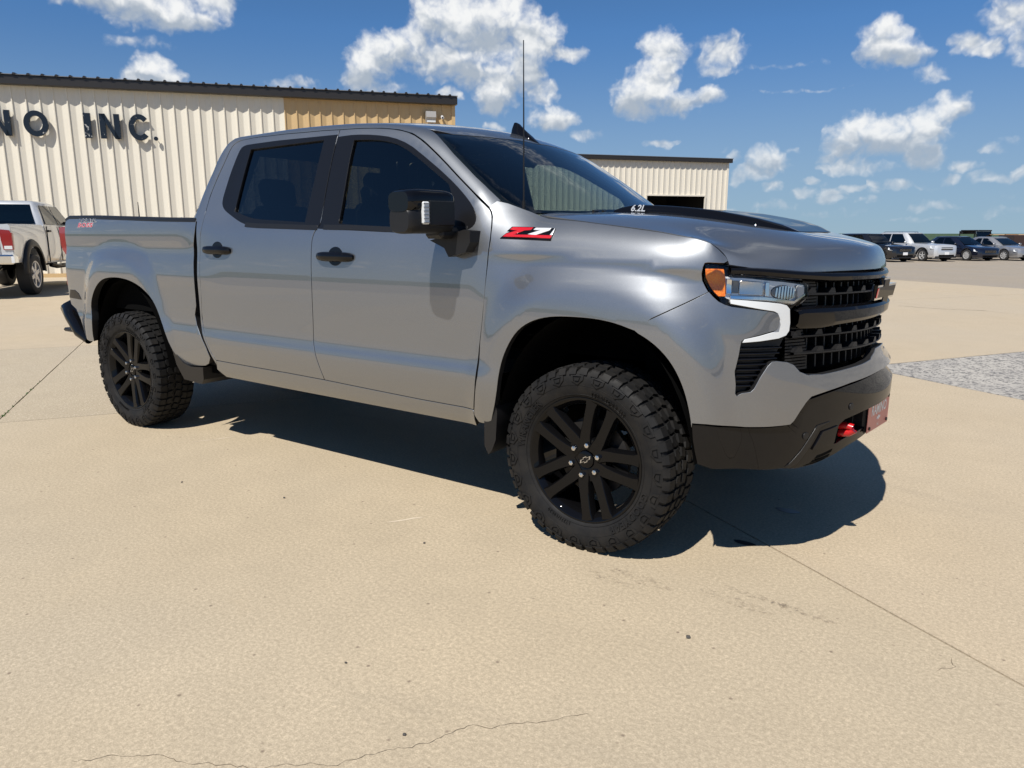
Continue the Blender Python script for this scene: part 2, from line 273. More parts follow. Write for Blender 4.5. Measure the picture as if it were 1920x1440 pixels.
# outlines on the body surfaces, (a, b) pairs in metres along / up the surface
TR = {
 'seam_B': [(-1.672, 1.938), (-1.661, 1.891), (-1.664, 1.832), (-1.661, 1.73), (-1.658, 1.63), (-1.651, 1.524), (-1.645, 1.436), (-1.667, 1.409), (-1.685, 1.393), (-1.696, 1.366), (-1.702, 1.336), (-1.7, 1.23), (-1.698, 1.135), (-1.697, 1.075), (-1.7, 0.917), (-1.706, 0.793), (-1.685, 0.747), (-1.668, 0.692), (-1.638, 0.586)],
 'seam_A': [(-0.587, 0.564), (-0.554, 0.696), (-0.551, 0.83), (-0.533, 0.975), (-0.518, 1.108), (-0.512, 1.257), (-0.508, 1.355), (-0.514, 1.414), (-0.524, 1.458), (-0.537, 1.483), (-0.551, 1.498)],
 'seam_roof_front': [(-0.551, 1.498), (-0.638, 1.563), (-0.749, 1.64), (-0.834, 1.701), (-0.92, 1.761), (-1.028, 1.83), (-1.121, 1.876), (-1.227, 1.904), (-1.361, 1.923), (-1.526, 1.934), (-1.672, 1.938)],
 'seam_roof_rear': [(-1.672, 1.938), (-1.808, 1.944), (-1.977, 1.946), (-2.126, 1.95), (-2.279, 1.95), (-2.408, 1.951), (-2.518, 1.945), (-2.567, 1.934), (-2.594, 1.91)],
 'seam_C': [(-2.594, 1.91), (-2.61, 1.87), (-2.628, 1.81), (-2.659, 1.724), (-2.693, 1.611), (-2.704, 1.517), (-2.715, 1.443), (-2.727, 1.383), (-2.735, 1.329), (-2.738, 1.207), (-2.737, 1.029), (-2.756, 0.86), (-2.74, 0.777), (-2.706, 0.702), (-2.677, 0.64), (-2.644, 0.597)],
 'door_bottom_rear': [(-2.644, 0.597), (-2.322, 0.593), (-1.949, 0.591), (-1.638, 0.586)],
 'door_bottom_front': [(-1.638, 0.586), (-1.286, 0.576), (-0.928, 0.567), (-0.587, 0.564)],
 'frame_front': [(-1.624, 1.436), (-1.623, 1.547), (-1.624, 1.688), (-1.627, 1.8), (-1.629, 1.891), (-1.531, 1.894), (-1.378, 1.881), (-1.244, 1.859), (-1.12, 1.817), (-1, 1.75), (-0.881, 1.68), (-0.766, 1.607), (-0.668, 1.533), (-0.619, 1.484), (-0.603, 1.449), (-0.609, 1.422), (-0.64, 1.405), (-0.714, 1.398), (-1.094, 1.393), (-1.346, 1.402), (-1.618, 1.413)],
 'glass_front': [(-1.506, 1.433), (-1.509, 1.521), (-1.517, 1.648), (-1.526, 1.765), (-1.526, 1.87), (-1.371, 1.862), (-1.229, 1.838), (-1.134, 1.802), (-1.011, 1.736), (-0.892, 1.666), (-0.774, 1.597), (-0.726, 1.406), (-1.098, 1.411), (-1.35, 1.423)],
 'sail_front': [(-0.766, 1.587), (-0.729, 1.567), (-0.679, 1.525), (-0.636, 1.476), (-0.626, 1.444), (-0.641, 1.424), (-0.675, 1.412), (-0.722, 1.408)],
 'frame_rear': [(-2.45, 1.902), (-2.484, 1.897), (-2.508, 1.884), (-2.523, 1.839), (-2.546, 1.736), (-2.56, 1.632), (-2.565, 1.585), (-2.557, 1.552), (-2.527, 1.524), (-2.46, 1.494), (-2.366, 1.457), (-2.296, 1.439), (-2.198, 1.427), (-1.664, 1.407), (-1.659, 1.441), (-1.648, 1.556), (-1.646, 1.732), (-1.651, 1.904), (-1.884, 1.905), (-2.175, 1.907)],
 'glass_rear': [(-2.411, 1.876), (-2.09, 1.882), (-1.767, 1.887), (-1.77, 1.671), (-1.775, 1.441), (-2.012, 1.453), (-2.21, 1.462), (-2.31, 1.479), (-2.429, 1.511), (-2.423, 1.701)],
 'belt_rear': [(-2.362, 1.454), (-2.309, 1.442), (-2.213, 1.434), (-1.646, 1.421), (-1.655, 1.405), (-1.968, 1.416), (-2.273, 1.426), (-2.329, 1.437)],
 'handle_rear': [(-2.693, 1.278), (-2.552, 1.288), (-2.415, 1.277)],
 'handle_front': [(-1.65, 1.267), (-1.507, 1.264), (-1.369, 1.253)],
 'ws_edge': [(-1.007, -0.759), (-0.92, -0.795), (-0.837, -0.823), (-0.753, -0.844), (-0.671, -0.865), (-0.589, -0.878), (-0.523, -0.874), (-0.493, -0.87), (-0.451, -0.853), (-0.409, -0.824)],
 'ws_top': [(-1.002, -0.76), (-0.969, -0.66), (-0.94, -0.549), (-0.907, -0.351), (-0.897, -0.125)],
 'ditch_front': [(-1.167, -0.686), (-1.066, -0.74), (-1.002, -0.76)],
 'apillar_joint': [(-0.553, 1.502), (-0.538, 1.519), (-0.523, 1.532)],
 'bed_gap': [(-2.776, 1.467), (-2.785, 1.396), (-2.805, 1.309), (-2.804, 1.2), (-2.8, 1.112), (-2.803, 1.001), (-2.802, 0.933), (-2.822, 0.875), (-2.804, 0.809), (-2.756, 0.745), (-2.712, 0.675), (-2.689, 0.607), (-2.722, 0.565), (-2.766, 0.546)],
 'bed_low_front': [(-2.766, 0.546), (-2.861, 0.535), (-2.945, 0.531), (-3.021, 0.539), (-3.084, 0.571), (-3.116, 0.62), (-3.141, 0.679)],
 'arch_rear': [(-3.141, 0.679), (-3.172, 0.761), (-3.2, 0.812), (-3.238, 0.892), (-3.292, 0.964), (-3.373, 1.017), (-3.479, 1.054), (-3.616, 1.076), (-3.788, 1.077), (-3.924, 1.053), (-4.025, 1.001), (-4.104, 0.926), (-4.144, 0.845), (-4.135, 0.755), (-4.168, 0.658), (-4.192, 0.583)],
 'bed_low_rear': [(-4.118, 0.593), (-4.208, 0.59), (-4.308, 0.594)],
 'bed_rear': [(-4.362, 0.626), (-4.4, 0.733), (-4.48, 0.808), (-4.562, 0.844), (-4.675, 0.862), (-4.654, 0.935), (-4.578, 1.09), (-4.567, 1.184), (-4.581, 1.291), (-4.538, 1.398), (-4.538, 1.491)],
 'bed_top': [(-4.538, 1.491), (-4.507, 1.504), (-4.155, 1.5), (-3.631, 1.486), (-3.176, 1.474), (-2.776, 1.467)],
 'side_marker': [(-4.639, 0.955), (-4.555, 0.957), (-4.494, 0.935), (-4.458, 0.89), (-4.539, 0.892), (-4.673, 0.894)],
 'trail_txt': [(-4.355, 1.49), (-3.976, 1.484), (-3.966, 1.457), (-4.342, 1.436), (-4.03, 1.434)],
 'fender_hood': [(-0.324, 1.464), (-0.27, 1.451), (-0.182, 1.444), (-0.09, 1.436), (0.048, 1.42), (0.179, 1.404), (0.288, 1.391), (0.373, 1.378), (0.452, 1.367), (0.511, 1.351), (0.548, 1.327), (0.578, 1.3), (0.589, 1.282)],
 'hood_lip': [(0.998, 1.002), (0.951, 0.992), (0.878, 0.974), (0.762, 0.976), (0.633, 0.99), (0.718, 0.971), (0.542, 0.994), (0.382, 1.002), (0.243, 1.004), (0.109, 1)],
 'fender_lamp': [(0.588, 1.27), (0.569, 1.272), (0.533, 1.273), (0.504, 1.274), (0.492, 1.272), (0.486, 1.258), (0.482, 1.233), (0.486, 1.208), (0.5, 1.183), (0.513, 1.164)],
 'fender_bumper': [(0.512, 1.166), (0.459, 1.138), (0.384, 1.1), (0.309, 1.06), (0.237, 1.021)],
 'arch_front': [(-0.493, 0.489), (-0.464, 0.56), (-0.44, 0.627), (-0.421, 0.711), (-0.404, 0.802), (-0.367, 0.888), (-0.304, 0.97), (-0.226, 1.016), (-0.14, 1.037), (-0.046, 1.043), (0.075, 1.041), (0.171, 1.027), (0.254, 0.999), (0.323, 0.958), (0.381, 0.898), (0.422, 0.825), (0.448, 0.75), (0.465, 0.673), (0.471, 0.638)],
 'fender_low': [(-0.588, 0.555), (-0.589, 0.538), (-0.563, 0.504), (-0.5, 0.505)],
 'seam_A_body': [(-0.512, 1.284), (-0.517, 1.179), (-0.528, 1.043), (-0.543, 0.894), (-0.542, 0.737), (-0.578, 0.584), (-0.588, 0.555)],
 'lamp_low': [(0.513, 1.164), (0.53, 1.147), (0.55, 1.13), (0.575, 1.118), (0.601, 1.11), (0.671, 1.101), (0.744, 1.092), (0.773, 1.087), (0.788, 1.079), (0.794, 1.06), (0.79, 1.027), (0.78, 1.015), (0.716, 1), (0.656, 0.987), (0.643, 0.977)],
 'vent_left': [(0.643, 0.977), (0.639, 0.958), (0.635, 0.927), (0.629, 0.895), (0.634, 0.914), (0.631, 0.857), (0.629, 0.808), (0.629, 0.773), (0.635, 0.765), (0.654, 0.775), (0.686, 0.78)],
 'vent_right': [(0.686, 0.78), (0.698, 0.792), (0.721, 0.835), (0.75, 0.878), (0.767, 0.896)],
 'bump_inner': [(0.747, 0.9), (0.782, 0.899), (0.818, 0.894), (0.842, 0.882), (0.868, 0.854), (0.899, 0.841), (0.921, 0.836)],
 'under_grille': [(0.956, 0.83), (1.016, 0.829), (1.081, 0.831), (1.188, 0.835), (1.315, 0.84), (1.423, 0.847), (1.489, 0.871)],
 'bump_bottom': [(0.579, 0.648), (0.667, 0.642), (0.747, 0.643), (0.798, 0.646), (0.835, 0.649), (0.853, 0.662), (0.879, 0.697), (0.908, 0.727), (0.945, 0.746), (1.046, 0.76), (1.182, 0.776), (1.332, 0.787), (1.411, 0.792)],
 'bump_bottom_side': [(0.473, 0.655), (0.522, 0.654), (0.585, 0.648)],
 'black_low': [(0.472, 0.662), (0.478, 0.594), (0.488, 0.539), (0.5, 0.489), (0.558, 0.47), (0.66, 0.466), (0.774, 0.456), (0.842, 0.459), (0.924, 0.445), (1.014, 0.448), (1.07, 0.455), (1.147, 0.472), (1.211, 0.483), (1.338, 0.496), (1.427, 0.505)],
 'amber': [(0.495, 1.253), (0.569, 1.253), (0.576, 1.209), (0.579, 1.149), (0.551, 1.15), (0.535, 1.166), (0.515, 1.191), (0.498, 1.218)],
 'lamp_clear': [(0.58, 1.217), (0.65, 1.215), (0.728, 1.206), (0.826, 1.197), (0.91, 1.186), (0.93, 1.182), (0.93, 1.144), (0.876, 1.117), (0.742, 1.135), (0.601, 1.142), (0.584, 1.149)],
 'drl': [(0.597, 1.136), (0.653, 1.132), (0.743, 1.124), (0.802, 1.117), (0.83, 1.11), (0.845, 1.096), (0.85, 1.043), (0.847, 1.012), (0.833, 0.995), (0.799, 0.985), (0.717, 0.977), (0.646, 0.973), (0.656, 0.984), (0.717, 0.995), (0.774, 1.008), (0.792, 1.02), (0.796, 1.037), (0.797, 1.066), (0.792, 1.082), (0.773, 1.091), (0.712, 1.101), (0.597, 1.122)],
 'lamp_bezel': [(0.491, 1.272), (0.533, 1.273), (0.588, 1.269), (0.68, 1.245), (0.84, 1.207), (0.942, 1.192), (0.944, 1.138), (0.882, 1.1), (0.877, 1.088), (0.875, 1.042), (0.868, 0.999), (0.837, 0.977), (0.749, 0.97), (0.645, 0.966)],
 'bar_top': [(0.59, 1.266), (0.652, 1.26), (0.741, 1.254), (0.88, 1.244), (0.926, 1.241), (1.079, 1.234), (1.242, 1.228), (1.49, 1.214), (1.49, 1.193), (1.31, 1.192), (1.121, 1.195), (0.97, 1.198), (0.839, 1.201), (0.84, 1.205), (0.74, 1.22), (0.61, 1.222)],
 'bar_mid': [(0.881, 1.09), (0.897, 1.107), (1.023, 1.1), (1.185, 1.1), (1.506, 1.091), (1.598, 1.069), (1.613, 1.031), (1.328, 1.032), (1.134, 1.023), (1.03, 1.015), (0.934, 1.016), (0.882, 1.019)],
 'z71': [(-0.458, 1.362), (-0.434, 1.411), (-0.339, 1.408), (-0.179, 1.4), (-0.201, 1.354)],
 'antenna': [(-0.419, -0.837)],
 'sensor1': [(0.914, 0.595)],
 'sensor2': [(1.178, 0.682)],
 'lowvent': [(0.923, 0.454), (0.951, 0.5), (0.983, 0.513), (1.075, 0.521), (1.047, 0.466)],
 'lowopen': [(1.117, 0.615), (1.154, 0.628), (1.288, 0.634), (1.327, 0.54), (1.301, 0.534), (1.114, 0.53)],
 'lowpanel': [(0.932, 0.534), (0.985, 0.62), (1.096, 0.631), (1.081, 0.546)],
 'lowstripe': [(0.846, 0.468), (0.899, 0.53), (0.972, 0.626), (1.044, 0.634), (0.986, 0.616), (0.932, 0.529), (0.873, 0.459)],
 'rear_step': [(-4.811, 0.817), (-4.547, 0.831), (-4.288, 0.566)],
}

# ---------------------------------------------------------------- materials
MATS = {}
def mat(name, color=(.5, .5, .5), rough=.5, metal=0., coat=0., coat_rough=.03, spec=.5, trans=0., alpha=1., emit=None, estr=1.):
    m = bpy.data.materials.new(name); m.use_nodes = True
    b = m.node_tree.nodes['Principled BSDF']; i = b.inputs
    i['Base Color'].default_value = tuple(color) + (1,); i['Roughness'].default_value = rough; i['Metallic'].default_value = metal
    i['Coat Weight'].default_value = coat; i['Coat Roughness'].default_value = coat_rough; i['Specular IOR Level'].default_value = spec
    i['Transmission Weight'].default_value = trans; i['Alpha'].default_value = alpha
    if emit: i['Emission Color'].default_value = tuple(emit) + (1,); i['Emission Strength'].default_value = estr
    MATS[name] = m; return m
class NB:                                   # node builder on one material
    def __init__(s, m): s.t = m.node_tree; s.n = s.t.nodes; s.l = s.t.links; s.b = s.n['Principled BSDF']
    def new(s, t, **kw):
        n = s.n.new(t)
        for k, v in kw.items(): setattr(n, k, v)
        return n
    def pos(s): return s.new('ShaderNodeNewGeometry').outputs['Position']
    def obj(s): return s.new('ShaderNodeTexCoord').outputs['Object']
    def scale(s, v, sc):
        n = s.new('ShaderNodeVectorMath', operation='MULTIPLY'); s.l.new(v, n.inputs[0]); n.inputs[1].default_value = sc; return n.outputs[0]
    def noise(s, v, scale, detail=4., rough=.5, dist=0.):
        n = s.new('ShaderNodeTexNoise'); n.inputs['Scale'].default_value = scale; n.inputs['Detail'].default_value = detail
        n.inputs['Roughness'].default_value = rough; n.inputs['Distortion'].default_value = dist; s.l.new(v, n.inputs['Vector']); return n.outputs['Fac']
    def voro(s, v, scale, feature='F1', out='Distance', rand=1.):
        n = s.new('ShaderNodeTexVoronoi', feature=feature); n.inputs['Scale'].default_value = scale; n.inputs['Randomness'].default_value = rand; s.l.new(v, n.inputs['Vector']); return n.outputs[out]
    def map(s, v, a, b, c=0., d=1., smooth=False):
        n = s.new('ShaderNodeMapRange', clamp=True, interpolation_type='SMOOTHSTEP' if smooth else 'LINEAR'); s.l.new(v, n.inputs[0])
        for i, k in enumerate((a, b, c, d)): n.inputs[i + 1].default_value = k
        return n.outputs[0]
    def math(s, op, a, b=None):
        n = s.new('ShaderNodeMath', operation=op)
        for i, v in enumerate((a, b)):
            if v is None: continue
            if isinstance(v, (int, float)): n.inputs[i].default_value = v
            else: s.l.new(v, n.inputs[i])
        return n.outputs[0]
    def mix(s, f, a, b, mode='MIX'):
        n = s.new('ShaderNodeMix', data_type='RGBA', blend_type=mode)
        if isinstance(f, (int, float)): n.inputs[0].default_value = f
        else: s.l.new(f, n.inputs[0])
        for i, v in ((6, a), (7, b)):
            if isinstance(v, tuple): n.inputs[i].default_value = v + (1,)
            else: s.l.new(v, n.inputs[i])
        return n.outputs[2]
    def bump(s, h, strength, dist):
        n = s.new('ShaderNodeBump'); n.inputs['Strength'].default_value = strength; n.inputs['Distance'].default_value = dist
        s.l.new(h, n.inputs['Height']); s.l.new(n.outputs[0], s.b.inputs['Normal']); return n.outputs[0]
    def set(s, k, v): s.l.new(v, s.b.inputs[k])

def metallic_paint(name, col, flake=.10, metal=.62, rough=.44):
    m = mat(name, col, rough, metal, 1.0, .012); q = NB(m); p = q.obj(); q.b.inputs['Coat IOR'].default_value = 2.05; q.b.inputs['Specular IOR Level'].default_value = .3
    f = q.noise(p, 700., 1., .5); c = q.mix(q.map(f, .35, .65), tuple(x * (1 - flake) for x in col), tuple(x * (1 + flake) for x in col)); q.set('Base Color', c)
    q.set('Roughness', q.map(q.noise(p, 2.5, 3.), .3, .7, rough - .03, rough + .03))
    d = q.noise(p, 1.3, 4., .6); q.set('Coat Roughness', q.map(d, .50, .78, .008, .07)); return m
PAINT = metallic_paint('silver_grey_metallic_paint', (.190, .200, .214), metal=.80, rough=.45)
RIMB = mat('gloss_black_rim', (.0035, .0035, .004), .3, 0, .5, .02, spec=0.)
BLACKG = mat('gloss_black', (.004, .004, .005), .3, 0, .68, .012, spec=0.)
BLACKG.node_tree.nodes['Principled BSDF'].inputs['Coat IOR'].default_value = 1.52
q = NB(BLACKG); q.set('Roughness', q.map(q.noise(q.obj(), 1.2, 2.), .3, .7, .28, .34))
BLACKP = mat('black_plastic', (.010, .010, .011), .42, spec=.35)
q = NB(BLACKP); q.bump(q.noise(q.obj(), 900., 2.), .15, .0006)
SATIN = mat('satin_black_film', (.007, .007, .008), .30, 0, .1, .2, spec=.3)
DARK = mat('underbody_black', (.0035, .0035, .0035), .95, spec=.05)
BADGE = mat('bright_badge', (.80, .81, .82), .35, .45)
RUBBER = mat('tyre_rubber', (.014, .014, .015), .62, spec=.2)
q = NB(RUBBER); _p = q.obj(); _n = q.noise(_p, 14., 5., .6)
q.set('Base Color', q.mix(q.map(_n, .42, .72), (.010, .010, .0105), (.019, .0175, .016))); q.set('Roughness', q.map(q.noise(_p, 30., 3.), .3, .7, .55, .72)); q.bump(q.noise(_p, 260., 3.), .2, .0012)
SEAM_DARK = mat('gap_shade_black', (.010, .010, .011), .5)  # near-black for panel edges and gap walls, painting shade into the seams
CHROME = mat('chrome', (.78, .79, .80), .07, 1.)
ALU = mat('bright_metal', (.62, .62, .63), .22, 1.)
RED = mat('red_badge', (.50, .006, .012), .2, 0, 1.)
REDHOOK = mat('red_hook_paint', (.48, .006, .009), .35, 0, .3)
WHITEP = mat('white_print', (.80, .80, .80), .3)
NAVY = mat('dark_print', (.016, .018, .030), .3)
PLATE = mat('faded_red_plate', (.70, .25, .20), .40)
AMBER = mat('amber_lens', (.95, .25, .02), .3, 0, .4, .05)
q = NB(AMBER); _v = q.voro(q.obj(), 190.); q.set('Base Color', q.mix(q.map(_v, .1, .6), (1.0, .36, .035), (.90, .19, .012))); q.bump(_v, .5, .002)
REDLENS = mat('red_lens', (.24, .003, .005), .1, 0, 1., .02)
LAMPW = mat('lamp_diffuser', (.66, .68, .69), .22, 0, .8, .04)
q = NB(LAMPW); _w = q.new('ShaderNodeTexWave', wave_type='BANDS', bands_direction='DIAGONAL'); _w.inputs['Scale'].default_value = 90; q.l.new(q.obj(), _w.inputs['Vector']); q.bump(_w.outputs['Fac'], .25, .001)
REFL = mat('lamp_reflector', (.86, .87, .88), .30, .35)
LAMPG = mat('lamp_inner_grey', (.22, .23, .24), .3, .5)
SEATM = mat('seat_leather', (.016, .017, .019), .5)
LINER = mat('cabin_trim', (.05, .05, .052), .7)

def glass(name, tint, refl=1., clear=1., ior=1.5):            # thin automotive glass: tinted see-through plus mirror reflection
    m = bpy.data.materials.new(name); m.use_nodes = True; t = m.node_tree; n = t.nodes; l = t.links; n.clear()
    tr = n.new('ShaderNodeBsdfTransparent'); tr.inputs[0].default_value = tuple(tint) + (1,)
    gl = n.new('ShaderNodeBsdfGlossy'); gl.inputs['Roughness'].default_value = .004; gl.inputs[0].default_value = (refl, refl, refl, 1)
    fr = n.new('ShaderNodeFresnel'); fr.inputs['IOR'].default_value = ior
    mx = n.new('ShaderNodeMixShader'); l.new(fr.outputs[0], mx.inputs[0]); l.new(tr.outputs[0], mx.inputs[1]); l.new(gl.outputs[0], mx.inputs[2])
    l.new(mx.outputs[0], n.new('ShaderNodeOutputMaterial').inputs[0]); MATS[name] = m; return m
GL_WIND = glass('windshield_glass', (.60, .70, .68), ior=1.62)
GL_FRONT = glass('side_glass', (.30, .37, .36), ior=1.62)
GL_REAR = glass('privacy_glass', (.10, .115, .125), ior=1.62)
GL_LAMP = glass('clear_lens', (.97, .97, .97), ior=1.30)

# ---------------------------------------------------------------- object helpers
def link(name, me, parent=None):
    o = bpy.data.objects.new(name, me); COL.objects.link(o)
    if parent is not None:
        o.parent = parent
        if parent.parent is None and parent.name.startswith('pickup_truck'): o.matrix_parent_inverse = wmat(parent).inverted()
    return o
def wmat(o):                                 # world matrix without a depsgraph update
    m = Matrix.LocRotScale(o.location, o.rotation_euler, o.scale)
    return (wmat(o.parent) @ o.matrix_parent_inverse @ m) if o.parent else m
def thing(name, label, cat, loc=(0, 0, 0), rot=0., group=None):
    o = bpy.data.objects.new(name, None); COL.objects.link(o); o.location = loc; o.rotation_euler = (0, 0, rot)
    o.empty_display_size = .3; tag(o, label, cat, group); return o
def tag(o, label, cat, group=None):
    o['label'] = label; o['category'] = cat
    if group: o['group'] = group
    return o
def mesh_obj(name, V, F, m, parent=None, normals=None, smooth=True, mats=None, fm=None):
    me = bpy.data.meshes.new(name)
    me.from_pydata([tuple(map(float, v)) for v in V], [], [tuple(int(i) for i in f) for f in F])
    for mm in (mats or [m]): me.materials.append(mm)
    if fm is not None: me.polygons.foreach_set('material_index', np.asarray(fm, np.int32))
    if smooth: me.polygons.foreach_set('use_smooth', np.ones(len(me.polygons), bool))
    if normals is not None: me.normals_split_custom_set_from_vertices([tuple(map(float, v)) for v in normals])
    me.update(); return link(name, me, parent)
def smooth_angle(o, deg=35):
    me = o.data; me.polygons.foreach_set('use_smooth', np.ones(len(me.polygons), bool)); me.set_sharp_from_angle(angle=R(deg)); return o
class MB:                                    # collects simple shapes into one mesh
    def __init__(s): s.v = []; s.f = []; s.mi = []
    def add(s, V, F, k=0):
        b = len(s.v); s.v += [tuple(map(float, v)) for v in V]; s.f += [tuple(b + i for i in f) for f in F]; s.mi += [k] * len(F)
    def box(s, c, d, rot=None, k=0, bev=0.):
        x, y, z = (q / 2 for q in d)
        if bev:
            e = bev; V = []
            for sx in (-1, 1):
                for sy in (-1, 1):
                    for sz in (-1, 1): V += [(sx * x, sy * (y - e), sz * (z - e)), (sx * (x - e), sy * y, sz * (z - e)), (sx * (x - e), sy * (y - e), sz * z)]
            bm = bmesh.new(); [bm.verts.new(v) for v in V]; r = bmesh.ops.convex_hull(bm, input=bm.verts); bm.verts.index_update()
            V = [tuple(v.co) for v in bm.verts]; F = [tuple(v.index for v in f.verts) for f in bm.faces]; bm.free()
        else:
            V = [(a, b, g) for a in (-x, x) for b in (-y, y) for g in (-z, z)]
            F = [(0, 1, 3, 2), (4, 6, 7, 5), (0, 4, 5, 1), (2, 3, 7, 6), (0, 2, 6, 4), (1, 5, 7, 3)]
        M = Matrix.Translation(c) @ (rot.to_4x4() if rot is not None else Matrix.Identity(4))
        s.add([M @ Vector(v) for v in V], F, k)
    def prism(s, P, d, k=0, cap=True):       # polygon (3d points) swept by vector d
        n = len(P); d = Vector(d); P = [Vector(p) for p in P]
        F = [(i, (i + 1) % n, n + (i + 1) % n, n + i) for i in range(n)]
        if cap: F += [tuple(range(n))[::-1], tuple(range(n, 2 * n))]
        s.add(P + [p + d for p in P], F, k)
    def tube(s, path, r, n=10, k=0, cap=True):
        path = [Vector(p) for p in path]; rs = r if isinstance(r, (list, tuple)) else [r] * len(path); V = []; up = Vector((0, 0, 1))
        for i, p in enumerate(path):
            t = (path[min(i + 1, len(path) - 1)] - path[max(i - 1, 0)]).normalized(); a = t.cross(up if abs(t.z) < .95 else Vector((1, 0, 0))).normalized(); b = t.cross(a)
            V += [p + (a * math.cos(2 * math.pi * j / n) + b * math.sin(2 * math.pi * j / n)) * rs[i] for j in range(n)]
        m = len(path); F = [(i * n + j, i * n + (j + 1) % n, (i + 1) * n + (j + 1) % n, (i + 1) * n + j) for i in range(m - 1) for j in range(n)]
        if cap: F += [tuple(range(n))[::-1], tuple((m - 1) * n + j for j in range(n))]
        s.add(V, F, k)
    def revolve_y(s, prof, c=(0, 0, 0), n=48, k=0, close=False):      # prof (y, r) about the y axis through c
        m = len(prof); V = []
        for i in range(n):
            a = 2 * math.pi * i / n; ca, sa = math.cos(a), math.sin(a)
            V += [(c[0] + r * ca, c[1] + y, c[2] + r * sa) for y, r in prof]
        mm = m if close else m - 1
        F = [(i * m + j, i * m + (j + 1) % m, ((i + 1) % n) * m + (j + 1) % m, ((i + 1) % n) * m + j) for i in range(n) for j in range(mm)]
        s.add(V, F, k)
    def build(s, name, m, parent=None, deg=35, mats=None):
        o = mesh_obj(name, s.v, s.f, m, parent, smooth=False, mats=mats, fm=s.mi if mats else None)
        bm = bmesh.new(); bm.from_mesh(o.data); bmesh.ops.recalc_face_normals(bm, faces=bm.faces); bm.to_mesh(o.data); bm.free()
        return smooth_angle(o, deg) if deg else o

def resample(poly, step, closed=True):
    P = np.asarray(poly, float); out = []; n = len(P)
    for i in range(n if closed else n - 1):
        a, b = P[i], P[(i + 1) % n]; k = max(1, int(np.ceil(np.hypot(*(b - a)) / step)))
        out += [a + (b - a) * j / k for j in range(k)]
    if not closed: out.append(P[-1])
    return np.array(out)
def rounded(P, it=2, keep=50):               # corner-cutting that keeps real corners (turn > keep degrees)
    P = np.asarray(P, float)
    for _ in range(it):
        n = len(P); out = []
        for i in range(n):
            a, b, c = P[i - 1], P[i], P[(i + 1) % n]; u = b - a; v = c - b
            ang = abs(np.degrees(np.arctan2(u[0] * v[1] - u[1] * v[0], u @ v)))
            if ang > keep or ang < 2: out.append(b)
            else: out += [b - u * .25, b + v * .25]
        P = np.array(out)
    return P
def smooth_open(P, n=40):
    P = np.asarray(P, float); s = np.concatenate([[0], np.cumsum(np.hypot(*np.diff(P, axis=0).T))]); return spline(s, P, np.linspace(0, s[-1], n))
def area2(P): return .5 * np.sum(P[:, 0] * np.roll(P[:, 1], -1) - np.roll(P[:, 0], -1) * P[:, 1])
def inset(P, d):
    P = np.asarray(P, float); s = 1 if area2(P) > 0 else -1; a = P - np.roll(P, 1, 0); b = np.roll(P, -1, 0) - P
    na = np.stack([-a[:, 1], a[:, 0]], 1) / (np.hypot(*a.T)[:, None] + 1e-9); nb = np.stack([-b[:, 1], b[:, 0]], 1) / (np.hypot(*b.T)[:, None] + 1e-9)
    m = na + nb; L = np.maximum((m * m).sum(1), .5)[:, None]; return P + s * d * m * 2 / L
def inpoly(P, Q):
    x, y = Q[:, 0], Q[:, 1]; r = np.zeros(len(Q), bool); a = P; b = np.roll(P, -1, 0)
    for (x0, y0), (x1, y1) in zip(a, b):
        if y0 == y1: continue
        c = ((y0 > y) != (y1 > y)) & (x < (x1 - x0) * (y - y0) / (y1 - y0) + x0); r ^= c
    return r
def segdist(P, Q):
    d = np.full(len(Q), 1e9); a = P; b = np.roll(P, -1, 0)
    for p, s in zip(a, b - a):
        t = np.clip(((Q - p) @ s) / (s @ s + 1e-12), 0, 1); e = Q - p - t[:, None] * s; d = np.minimum(d, np.hypot(*e.T))
    return d
def fdnorm(M, a, b, e=1.5e-3):
    t1 = M(a + e, b) - M(a - e, b); t2 = M(a, b + e) - M(a, b - e); n = np.cross(t1, t2); return n / np.linalg.norm(n, axis=1)[:, None]
def tri_domain(loops, step):
    """triangulate the domain inside loops[0] minus the other loops"""
    pts = []; edges = []
    for L in loops:
        b = len(pts); pts += [tuple(p) for p in L]; edges += [(b + i, b + (i + 1) % len(L)) for i in range(len(L))]
    nb = len(pts); O = loops[0]; lo, hi = O.min(0), O.max(0); G = []
    for j, y in enumerate(np.arange(lo[1] + step * .5, hi[1], step * .866)):
        xs = np.arange(lo[0] + (step * .5 if j % 2 else 0), hi[0], step); G.append(np.stack([xs, np.full(len(xs), y)], 1))
    if G:
        G = np.concatenate(G); k = inpoly(O, G)
        for L in loops[1:]: k &= ~inpoly(L, G)
        G = G[k]
        if len(G):
            d = np.min([segdist(L, G) for L in loops], axis=0); G = G[d > step * .45]; pts += [tuple(g) for g in G]
    v, e, f, ov, oe, of = delaunay_2d_cdt([Vector(p) for p in pts], edges, [], 0, 1e-7)
    V = np.array([tuple(p) for p in v]); F = np.array([t for t in f if len(t) == 3])
    c = V[F].mean(1); k = inpoly(O, c)
    for L in loops[1:]: k &= ~inpoly(L, c)
    F = F[k]; t = V[F]; ar = (t[:, 1, 0] - t[:, 0, 0]) * (t[:, 2, 1] - t[:, 0, 1]) - (t[:, 2, 0] - t[:, 0, 0]) * (t[:, 1, 1] - t[:, 0, 1])
    F = np.where((ar < 0)[:, None], F[:, ::-1], F); return V, F, [[int(np.argmin(((V - p)**2).sum(1))) for p in L] for L in loops]
